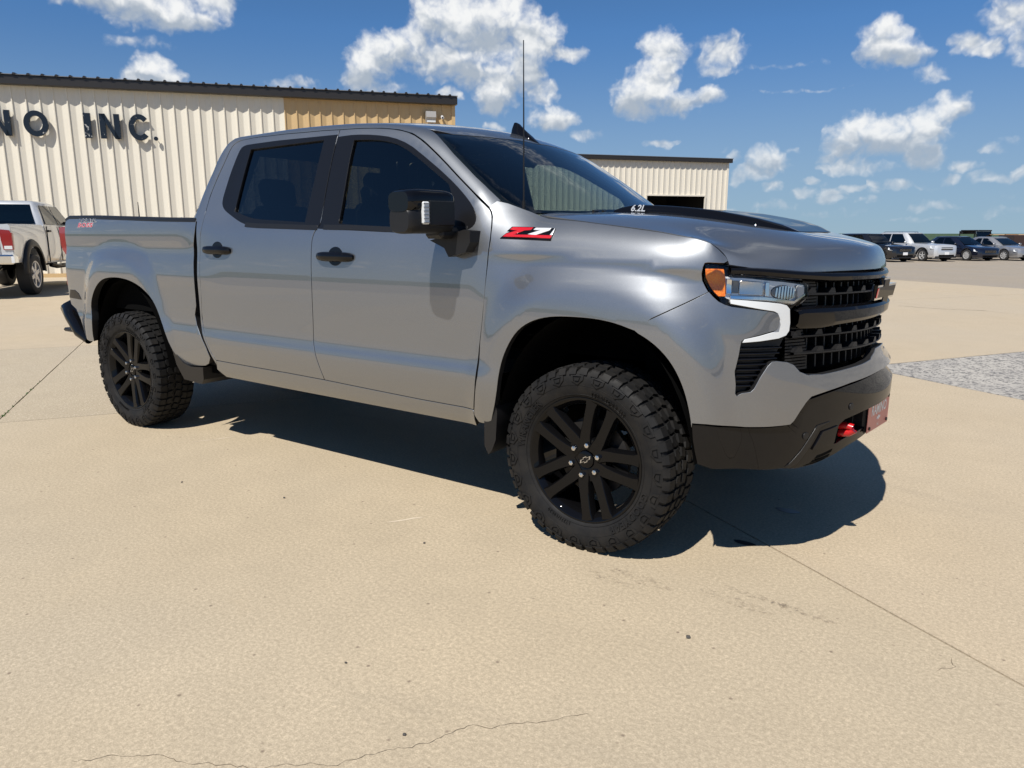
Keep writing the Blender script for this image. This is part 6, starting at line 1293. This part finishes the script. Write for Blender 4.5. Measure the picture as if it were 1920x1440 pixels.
# the older silver pickup by the wall, seen from behind
def old_pickup(loc, rot):
    t = thing('parked_pickup', 'older silver pickup with black fender flares parked facing the metal wall', 'pickup truck', loc, rot)   # origin: rear axle, heading +x
    P = P_SILV; w = .99
    b = MB()                                 # bed sides with arch cut
    xs = sorted(set(list(np.linspace(-1.10, .95, 24)) + [s * .50 * k for s in (-1, 1) for k in (1, .93, .75, .5, .2)])); 
    for s in (-1, 1):
        V = []
        for x in xs:
            d = abs(x) / .50; za = .42 + .50 * math.sqrt(1 - d * d) if d < 1 else .50 + (.08 if x < -.6 else 0)
            V += [(x, s * w * .975, za), (x, s * w, za + .06 if d < 1 else .70), (x, s * w, 1.12 if 1.12 > za + .07 else za + .1), (x, s * w * .985, 1.36), (x, s * (w - .05), 1.405), (x, s * (w - .13), 1.395)]
        n = len(xs); b.add(V, [(i * 6 + j, (i + 1) * 6 + j, (i + 1) * 6 + j + 1, i * 6 + j + 1) for i in range(n - 1) for j in range(5)])
        b.prism([(-1.11, s * w, .58), (-1.11, s * w * .985, 1.36), (-1.11, s * (w - .05), 1.40), (-1.11, s * .76, 1.39), (-1.11, s * .76, .58)], (.03, 0, 0))
    b.box((.93, 0, 1.05), (.05, 1.85, .66)); b.box((0, 0, .90), (2.0, 1.8, .05)); b.build('bed', P, t, deg=38)
    b = MB(); b.box((-1.10, 0, 1.03), (.07, 1.50, .72), bev=.02); b.box((-1.105, 0, 1.37), (.09, 1.52, .05), bev=.015); tg = b.build('tailgate', P, t, deg=30)
    b = MB(); b.box((-1.15, 0, 1.22), (.02, .24, .10), bev=.01); b.build('tailgate_handle', BLACKP, tg)
    V, F = text_mesh('GMC', .17, bold=.006); mesh_obj('tailgate_lettering', np.stack([np.full(len(V), -1.142), -V[:, 0] * 1.15 - .46, .80 + V[:, 1]], 1), F, RED, tg, smooth=False)
    for s in (-1, 1):
        b = MB(); pts = [(-1.125, s * .76, 1.28), (-1.115, s * 1.0, 1.27), (-1.0, s * 1.004, 1.26), (-1.05, s * 1.006, .90), (-1.115, s * 1.0, .87), (-1.125, s * .80, .86)]
        b.prism([(-1.118, s * .775, 1.29), (-1.118, s * .965, 1.27), (-1.118, s * 1.0, 1.20), (-1.118, s * 1.0, .86), (-1.118, s * .82, .86), (-1.118, s * .79, 1.05)], (-.018, 0, 0)); b.prism([(-1.11, s * 1.004, 1.22), (-1.03, s * 1.004, 1.20), (-1.06, s * 1.004, .87), (-1.12, s * 1.004, .86)], (0, -s * .03, 0)); tl = b.build('tail_lamp', REDLENS, t, deg=0)
        b = MB(); b.box((-1.132, s * .91, .91), (.012, .15, .07)); b.build('reversing_lamp', LAMPW, tl, deg=0)
        b = MB(); ph = np.linspace(-.15, math.pi + .15, 22); V = []
        for a in ph:
            for r_, y in ((.50, .96), (.50, 1.055), (.545, 1.065), (.63, 1.03), (.66, .995)): V.append((r_ * math.cos(a) * 1.02, s * y, .42 + r_ * math.sin(a)))
        b.add(V, [(i * 5 + j, (i + 1) * 5 + j, (i + 1) * 5 + j + 1, i * 5 + j + 1) for i in range(21) for j in range(4)]); b.build('fender_flare', BLACKP, t, deg=60)
        b = MB(); b.box((-1.18, s * .70, .66), (.16, .62, .20), bev=.03); b.box((-1.10, s * .98, .66), (.28, .08, .20), bev=.03); b.build('bumper_end', CHROME, t, deg=30)
        b = MB(); b.tube([(1.15, s * .98, .46), (1.3, s * 1.06, .42), (3.2, s * 1.06, .42), (3.35, s * .98, .46)], .055, 10); b.box((2.2, s * 1.08, .46), (1.2, .12, .02), bev=.008); b.build('step_bar', BLACKG, t)
    b = MB(); b.box((-1.20, 0, .70), (.18, .80, .10), bev=.02); b.build('bumper_step', BLACKP, t)
    b = MB(); b.tube([(-.9, -.62, .48), (-1.22, -.66, .44)], .055, 14, cap=False); b.build('exhaust_tip', CHROME, t)
    b = MB(); b.tube([(-1.0, -.0, .40), (-1.0, .0, .45)], .02, 6); b.box((.8, 0, .50), (4.6, 1.1, .18)); b.build('underbody', DARK, t, deg=0)
    # cab
    sec = [(.98, .99, 1.16, .99), (1.02, .99, 1.40, .985), (1.5, 1, 1.40, 1), (3.1, 1, 1.36, 1), (3.3, 1, 1.32, 1), (4.4, .97, 1.22, .96), (4.6, .85, 1.10, .8)]
    V = []
    for x, k, zt, k2 in sec: V += [(x, -w * k * .96, .50), (x, -w * k, .72), (x, -w * k, 1.10), (x, -w * k * .975, zt), (x, 0, zt + .02), (x, w * k * .975, zt), (x, w * k, 1.10), (x, w * k, .72), (x, w * k * .96, .50)]
    b = MB(); m = 9; b.add(V, [(i * m + j, (i + 1) * m + j, (i + 1) * m + j + 1, i * m + j + 1) for i in range(len(sec) - 1) for j in range(m - 1)] + [tuple(range(m)), tuple((len(sec) - 1) * m + j for j in range(m))]); b.build('cab', P, t, deg=38)
    base = [(1.02, .93), (3.35, .95)]; V = []
    rings = [(1.00, 3.42, .955, 1.39), (1.09, 3.05, .87, 1.66), (1.20, 2.62, .77, 1.91), (1.30, 2.45, .69, 1.965), (1.6, 2.2, .40, 1.985)]
    for a, c, y, z in rings: V += [(a, -y * .90, z), (a + .06, -y, z), (c - .15, -y, z), (c, -y * .85, z), (c, y * .85, z), (c - .15, y, z), (a + .06, y, z), (a, y * .90, z)]
    m = 8; b = MB(); b.add(V, [(i * m + j, i * m + (j + 1) % m, (i + 1) * m + (j + 1) % m, (i + 1) * m + j) for i in range(4) for j in range(m)] + [tuple(4 * m + j for j in range(m))]); b.build('cab_roof', P, t, deg=45)
    b = MB(); b.prism([(.985, -.80, 1.43), (.985, .80, 1.43), (1.180, .68, 1.88), (1.180, -.68, 1.88)], (.02, 0, -.005)); b.build('rear_window', glass('old_truck_glass', (.16, .22, .20), ior=1.6), t, deg=0)
    for s in (-1, 1):
        for x0, x1, x2, x3, nm in ((1.18, 2.02, 1.98, 1.36, 'side_window'), (2.10, 3.10, 2.62, 2.06, 'side_window')):
            b = MB(); b.prism([(x0, s * .957, 1.42), (x1, s * .957, 1.42), (x2, s * .80, 1.86), (x3, s * .80, 1.86)], (0, s * .012, .004)); b.build(nm, CARGLASS, t, deg=0)
        b = MB(); b.box((3.05, s * 1.10, 1.47), (.10, .22, .20), bev=.03); b.build('door_mirror', BLACKP, t)
        for x in (1.12, 2.06, 3.18): b = MB(); b.box((x, s * .992, .95), (.012, .02, .84)); b.build('door_gap', DARK, t, deg=0)
        for x in (1.28, 2.22): b = MB(); b.box((x, s * 1.0, 1.26), (.18, .04, .05), bev=.01); b.build('door_handle', BLACKP, t)
    for ch in t.children: ch.location.z += .17
    for s in (-1, 1):
        for x in (0, 3.65): car_wheel(t, x, s * .88, .46, .30, 6, RIMS, s)
    return t
rw_ = Vector((-17.12, 3.92, 0)); hd_ = R(140); f_ = Vector((math.cos(hd_), math.sin(hd_), 0)); l_ = Vector((-f_.y, f_.x, 0))
old_pickup(tuple(rw_ + l_ * .95), hd_)
# far things behind the parked row
b = MB(); b.box((0, 0, 1.52), (6.6, 2.4, .14)); tr_ = thing('flatbed_trailer', 'long flatbed trailer with a white edge behind the black suv', 'trailer', (-9.6, 65.8, ZP), R(33))
b.build('deck', WHITEP, tr_, deg=0); b = MB(); b.box((0, 0, 1.36), (7.2, 1.0, .20)); b.box((-2.4, 0, .9), (.3, 1.6, .9)); b.box((2.6, 0, .9), (.3, 1.6, .9)); b.build('chassis', DARK, tr_, deg=0)
for x in (-1.8, -1.0, 2.0):
    for s in (-1, 1): b = MB(); b.revolve_y([(-.1, .15), (-.12, .4), (.12, .4), (.1, .15)], (x, s * 1.0, .4), n=18, close=True); b.build('wheel', TYRE2, tr_)
ut = thing('utility_vehicle', 'black side by side utility vehicle with a soft roof behind the blue sedan', 'utility vehicle', (-1.95, 63.5, ZP), R(-40))
b = MB(); b.box((0, 0, 1.86), (1.6, 1.35, .10), bev=.04); b.box((-.72, 0, 1.72), (.26, 1.3, .22), bev=.05); b.build('roof', BLACKP, ut)
b = MB()
for s in (-1, 1):
    b = MB(); b.tube([(.85, s * .72, .9), (.6, s * .70, 1.84)], .04, 8); b.build('roll_bar', BLACKP, ut); b = MB(); b.tube([(-.75, s * .72, .9), (-.8, s * .70, 1.84)], .04, 8); b.build('roll_bar', BLACKP, ut)
b = MB(); b.box((.1, 0, .75), (2.7, 1.4, .5), bev=.08); b.box((1.0, 0, .95), (.8, 1.3, .3), bev=.08); b.build('body', BLACKG, ut)
b = MB(); b.prism([(.84, -.66, 1.0), (.84, .66, 1.0), (.62, .64, 1.80), (.62, -.64, 1.80)], (.01, 0, 0)); b.build('windshield', GL_WIND, ut, deg=0)
for x in (-.95, 1.05):
    for s in (-1, 1): b = MB(); b.revolve_y([(-.12, .15), (-.14, .33), (.14, .33), (.12, .15)], (x, s * .68, .33), n=18, close=True); b.build('wheel', TYRE2, ut)
RUST = mat('rusty_steel', (.32, .17, .09), .8); LUM = mat('tan_lumber', (.52, .38, .25), .8); BRN = mat('dark_brown_panel', (.035, .018, .014), .5)
tt_ = thing('dump_trailer', 'dark brown trailer box with a light emblem at the right edge behind the grey sedan', 'trailer', (1.55, 57.2, ZP), R(30))
b = MB(); b.box((0, 0, 1.05), (3.2, 1.9, 1.0), bev=.03); bx_ = b.build('box', BRN, tt_)
b = MB(); b.prism([(y * 1.0 - .55, -.955, 1.12 + z * 1.0) for y, z in bow], (0, -.008, 0)); b.build('box_emblem', ALU, bx_, deg=0)
for x in (-.6, .3):
    for s in (-1, 1): b = MB(); b.revolve_y([(-.1, .15), (-.12, .36), (.12, .36), (.1, .15)], (x, s * .85, .36), n=18, close=True); b.build('wheel', TYRE2, tt_)
lp_ = thing('pallet_stack', 'stack of tan timber pallets behind the grey sedan', 'pallets', (.55, 64.5, ZP), R(30))
for k in range(6):
    for j in range(5): b = MB(); b.box((-1.6 + .9 * j + (k % 2) * .12, 0, .12 + .29 * k), (.80, 1.1, .05 if k % 2 else .12)); b.build('board', LUM if (j + k) % 3 else RUST, lp_, deg=0)

# ---------------------------------------------------------------- buildings
def wall_paint(name, c, seed):
    m = mat(name, c, .42, spec=.4); q = NB(m); p = q.pos(); st = q.noise(q.scale(p, (3.0, 3.0, .25)), 1.4, 5., .6); big = q.noise(p, .35, 3.)
    k = q.mix(q.map(st, .40, .72, 0., .28), c, tuple(x * .82 for x in c)); k = q.mix(q.map(big, .3, .7, 0., .12), k, tuple(x * .9 for x in c)); q.set('Base Color', k); return m
CREAM = wall_paint('cream_metal_siding', (.72, .675, .575), 1); TAN = wall_paint('tan_metal_siding', (.54, .385, .20), 2); CREAM2 = wall_paint('pale_metal_siding', (.72, .67, .57), 3)
BROWN = mat('dark_bronze_trim', (.022, .019, .017), .38); ROOFM = mat('roof_sheet', (.25, .25, .25), .4, .6); INTER = mat('dark_interior', (.02, .02, .02), .9)
LETTER = mat('chipped_black_letter', (.006, .006, .007), .22, 0, .6, .05); q = NB(LETTER); _n = q.noise(q.obj(), 4.2, 6., .68); q.set('Base Color', q.mix(q.map(_n, .635, .665), (.006, .006, .007), (.45, .44, .41)))
WY = R(50); PITCH = .3755
def bldg(name, label, corner, z0):           # local x along the wall to the right, y into the building, origin at the right corner of the wall
    return thing(name, label, 'building', (corner[0], corner[1], z0), WY)
def siding_mesh(name, h, m, depth=.038):
    p = PITCH; prof = [(0, 0), (.004, -.030), (.034, -.030), (.042, .0), (.060, .004), (.200, depth), (.222, depth), (p - .012, .004), (p, 0)]
    V = [(x, y, z) for x, y in prof for z in (0, h)]; n = len(prof); me = bpy.data.meshes.new(name)
    me.from_pydata(V, [], [(2 * i, 2 * i + 2, 2 * i + 3, 2 * i + 1) for i in range(n - 1)]); me.materials.append(m); return me
def panels(par, x0, n, me, z=0., name='wall_panel'):
    for k in range(n): o = link(name, me); o.parent = par; o.location = (x0 + k * PITCH, 0, z)
def lbox(b, c, d, **k): b.box(c, d, **k)
def child(b, name, m, par, deg=30):
    o = b.build(name, m, None, deg=deg); o.parent = par; return o
C1 = Vector((-23.89, 7.24, 0)) + Vector((math.cos(WY), math.sin(WY), 0)) * 12.98
B1_ = bldg('metal_building', 'long cream and tan ribbed metal building with a brown eave behind the pickup', C1, 0)
H1 = 5.80; nt = 15; nc = 55
panels(B1_, -nt * PITCH, nt, siding_mesh('tan_panel', H1, TAN)); panels(B1_, -(nt + nc) * PITCH, nc, siding_mesh('cream_panel', H1, CREAM))
X0 = -(nt + nc) * PITCH
b = MB(); b.box((X0 / 2, 9.1, H1 / 2), (-X0 - .02, 18, H1 - .01)); child(b, 'wall', CREAM, B1_, 0)
b = MB(); b.box((.02, .02, H1 / 2), (.12, .12, H1)); child(b, 'corner_trim', TAN, B1_, 0)
b = MB(); b.box((X0 / 2 + .03, -.115, 5.862), (-X0 + .20, .24, .262), bev=.012); child(b, 'eave_gutter', BROWN, B1_, 20)
b = MB(); rise = 18.4 * .045; V = [(X0 - .1, -.27, 6.0), (.14, -.27, 6.0), (.14, 9.2, 6.0 + rise / 2), (X0 - .1, 9.2, 6.0 + rise / 2)]; b.prism(V, (0, 0, .02)); child(b, 'roof', ROOFM, B1_, 0)
rb_ = bpy.data.meshes.new('roof_rib'); rv = [(-.055, -.285, 5.995), (-.025, -.285, 6.055), (.025, -.285, 6.055), (.055, -.285, 5.995)]; rb_.from_pydata(rv + [(x, 9.2, z + rise / 2) for x, y, z in rv], [], [(0, 1, 2, 3), (0, 4, 5, 1), (1, 5, 6, 2), (2, 6, 7, 3)]); rb_.materials.append(BROWN)
for k in range(nt + nc): o = link('roof_rib', rb_); o.parent = B1_; o.location = (-(k + .35) * PITCH, 0, 0)
b = MB(); b.box((X0 / 2, -.02, .06), (-X0, .06, .12)); child(b, 'base_trim', TAN, B1_, 0)
wl = thing('wall_light', 'grey box light high on the tan end of the metal wall', 'light', (0, 0, 0)); wl.location = C1 + Vector((math.cos(WY), math.sin(WY), 0)) * -.80 + Vector((.766, -.643, 0)) * .06 + Vector((0, 0, 5.28)); wl.rotation_euler = (0, 0, WY)
b = MB(); b.prism([(-.17, 0, .20), (-.17, -.20, .20), (-.17, -.24, .0), (-.17, -.10, -.16), (-.17, 0, -.16)], (.34, 0, 0)); child(b, 'housing', mat('light_grey_metal', (.33, .32, .31), .4), wl, 0)
b = MB(); b.box((0, -.16, -.13), (.30, .10, .06)); child(b, 'lamp_glass', LAMPW, wl, 0)
wc = thing('wall_camera', 'small round camera beside the wall light', 'camera', C1 + Vector((math.cos(WY), math.sin(WY), 0)) * -.40 + Vector((.766, -.643, 0)) * .06 + Vector((0, 0, 5.30)), WY)
b = MB(); b.box((0, -.05, .04), (.06, .10, .06)); b.tube([(0, -.10, 0), (0, -.20, -.02)], .05, 12); child(b, 'camera_body', WHITEP, wc); b = MB(); b.tube([(0, -.20, -.02), (0, -.21, -.022)], .03, 10); child(b, 'camera_lens', DARK, wc)
# sign letters
SG = thing('wall_sign', 'black chipped letters on the cream metal wall reading NO INC.', 'sign', C1 + Vector((math.cos(WY), math.sin(WY), 0)) * -12.98 + Vector((.766, -.643, 0)) * .03, WY)
def letter(polys, name='letter'):
    b = MB()
    for P in polys: b.prism([(x, -.110, z) for x, z in P], (0, .065, 0))
    for P in polys[:1]:
        c = np.mean(P, 0); b.tube([(c[0], -.05, c[1]), (c[0], .03, c[1])], .015, 6)
    return child(b, name, LETTER, SG, 0)
zb_, zt_ = 4.265, 5.005
def ring(cx, cz, rx, rz, t, a0, a1, n):
    return [[(cx + (rx - k * t) * math.cos(a), cz + (rz - k * t) * math.sin(a)) for a, k in ((A, 0), (B, 0), (B, 1), (A, 1))] for A, B in [(a0 + (a1 - a0) * i / n, a0 + (a1 - a0) * (i + 1) / n) for i in range(n)]]
def Nl(x0, x1, t=.165): return [[(x0, zb_), (x0 + t, zb_), (x0 + t, zt_), (x0, zt_)], [(x1 - t, zb_), (x1, zb_), (x1, zt_), (x1 - t, zt_)], [(x0 + t - .002, zt_), (x0 + .03, zt_), (x1 - t + .002, zb_), (x1 - .03, zb_)]]
def ringletter(parts, name='letter'):
    b = MB(); m = []
    n = len(parts); closed = math.dist(parts[0][0], parts[-1][1]) < 1e-6; V = []
    rows = [(p[0], p[3]) for p in parts] + ([] if closed else [(parts[-1][1], parts[-1][2])])
    for o_, i_ in rows: V += [(o_[0], -.110, o_[1]), (i_[0], -.110, i_[1]), (i_[0], -.045, i_[1]), (o_[0], -.045, o_[1])]
    k = len(rows); F = [(i * 4 + j, ((i + 1) % k) * 4 + j, ((i + 1) % k) * 4 + (j + 1) % 4, i * 4 + (j + 1) % 4) for i in range(k if closed else k - 1) for j in range(4)]
    if not closed: F += [(0, 1, 2, 3), tuple((k - 1) * 4 + j for j in (3, 2, 1, 0))]
    b.add(V, F); b.tube([(rows[k // 4][0][0] * .5 + rows[k // 4][1][0] * .5, -.05, rows[k // 4][0][1] * .5 + rows[k // 4][1][1] * .5), (rows[k // 4][0][0], .03, rows[k // 4][0][1])], .015, 6); return child(b, name, LETTER, SG, 30)
letter(Nl(-1.16, -.585)); ringletter(ring(.09, 4.645, .335, .375, .155, 0, 2 * math.pi, 36)); letter([[(1.395, zb_), (1.60, zb_), (1.60, zt_), (1.395, zt_)]]); letter(Nl(1.84, 2.41))
ringletter(ring(2.965, 4.635, .315, .395, .155, R(42), R(318), 28)); letter([[(3.41 + .065 * math.cos(a), 4.31 + .065 * math.sin(a)) for a in np.linspace(0, 2 * math.pi, 15)[:-1]]])

# second building across the lot
C2 = Vector((-15.05, 44.4, 0))
B2_ = bldg('metal_shed', 'pale ribbed metal shed with a dark open doorway across the lot', C2, -.25)
H2 = 6.15; me2 = siding_mesh('pale_panel', H2, CREAM2, .03); mh = siding_mesh('pale_header_panel', H2 - 4.0, CREAM2, .03)
panels(B2_, -4 * PITCH, 4, me2); panels(B2_, -15 * PITCH, 11, mh, 4.0); panels(B2_, -62 * PITCH, 47, me2)
xd0, xd1 = -15 * PITCH, -4 * PITCH; X2 = -62 * PITCH
b = MB(); b.box((.03, .03, H2 / 2), (.14, .14, H2)); b.box((xd1, -.02, 2.0), (.08, .10, 4.0)); b.box((xd0, -.02, 2.0), (.08, .10, 4.0)); b.box(((xd0 + xd1) / 2, -.02, 4.0), (xd1 - xd0, .10, .08)); child(b, 'corner_trim', CREAM2, B2_, 0)
b = MB(); b.box((0, 7, H2 / 2), (.08, 13.9, H2)); b.box((X2 / 2, 14, H2 / 2), (-X2, .08, H2)); b.box((X2, 7, H2 / 2), (.08, 13.9, H2)); child(b, 'wall', CREAM2, B2_, 0)
b = MB(); b.box(((xd0 + xd1) / 2, 6.5, 2.2), (6.5, .1, 4.6)); b.box((xd1 + .6, 3.3, 2.2), (.1, 6.4, 4.6)); b.box((xd0 - .6, 3.3, 2.2), (.1, 6.4, 4.6)); b.box(((xd0 + xd1) / 2, 3.3, 4.55), (6.5, 6.4, .1)); child(b, 'bay_lining', INTER, B2_, 0)
b = MB()
for k in range(14): b.box((xd0 + .2 + k * .31, 6.42, 2.0), (.05, .04, 4.0))
child(b, 'bay_wall_ribs', BROWN, B2_, 0)
b = MB(); b.box((X2 / 2 + .05, -.10, H2 + .04), (-X2 + .4, .24, .24), bev=.012); child(b, 'eave_gutter', BROWN, B2_, 20)
b = MB(); b.prism([(X2 - .1, -.24, H2 + .16), (.28, -.24, H2 + .16), (.28, 7, H2 + .5), (X2 - .1, 7, H2 + .5)], (0, 0, .03)); b.prism([(X2 - .1, 14.3, H2 + .16), (.28, 14.3, H2 + .16), (.28, 7, H2 + .5), (X2 - .1, 7, H2 + .5)], (0, 0, .03)); child(b, 'roof', ROOFM, B2_, 0)
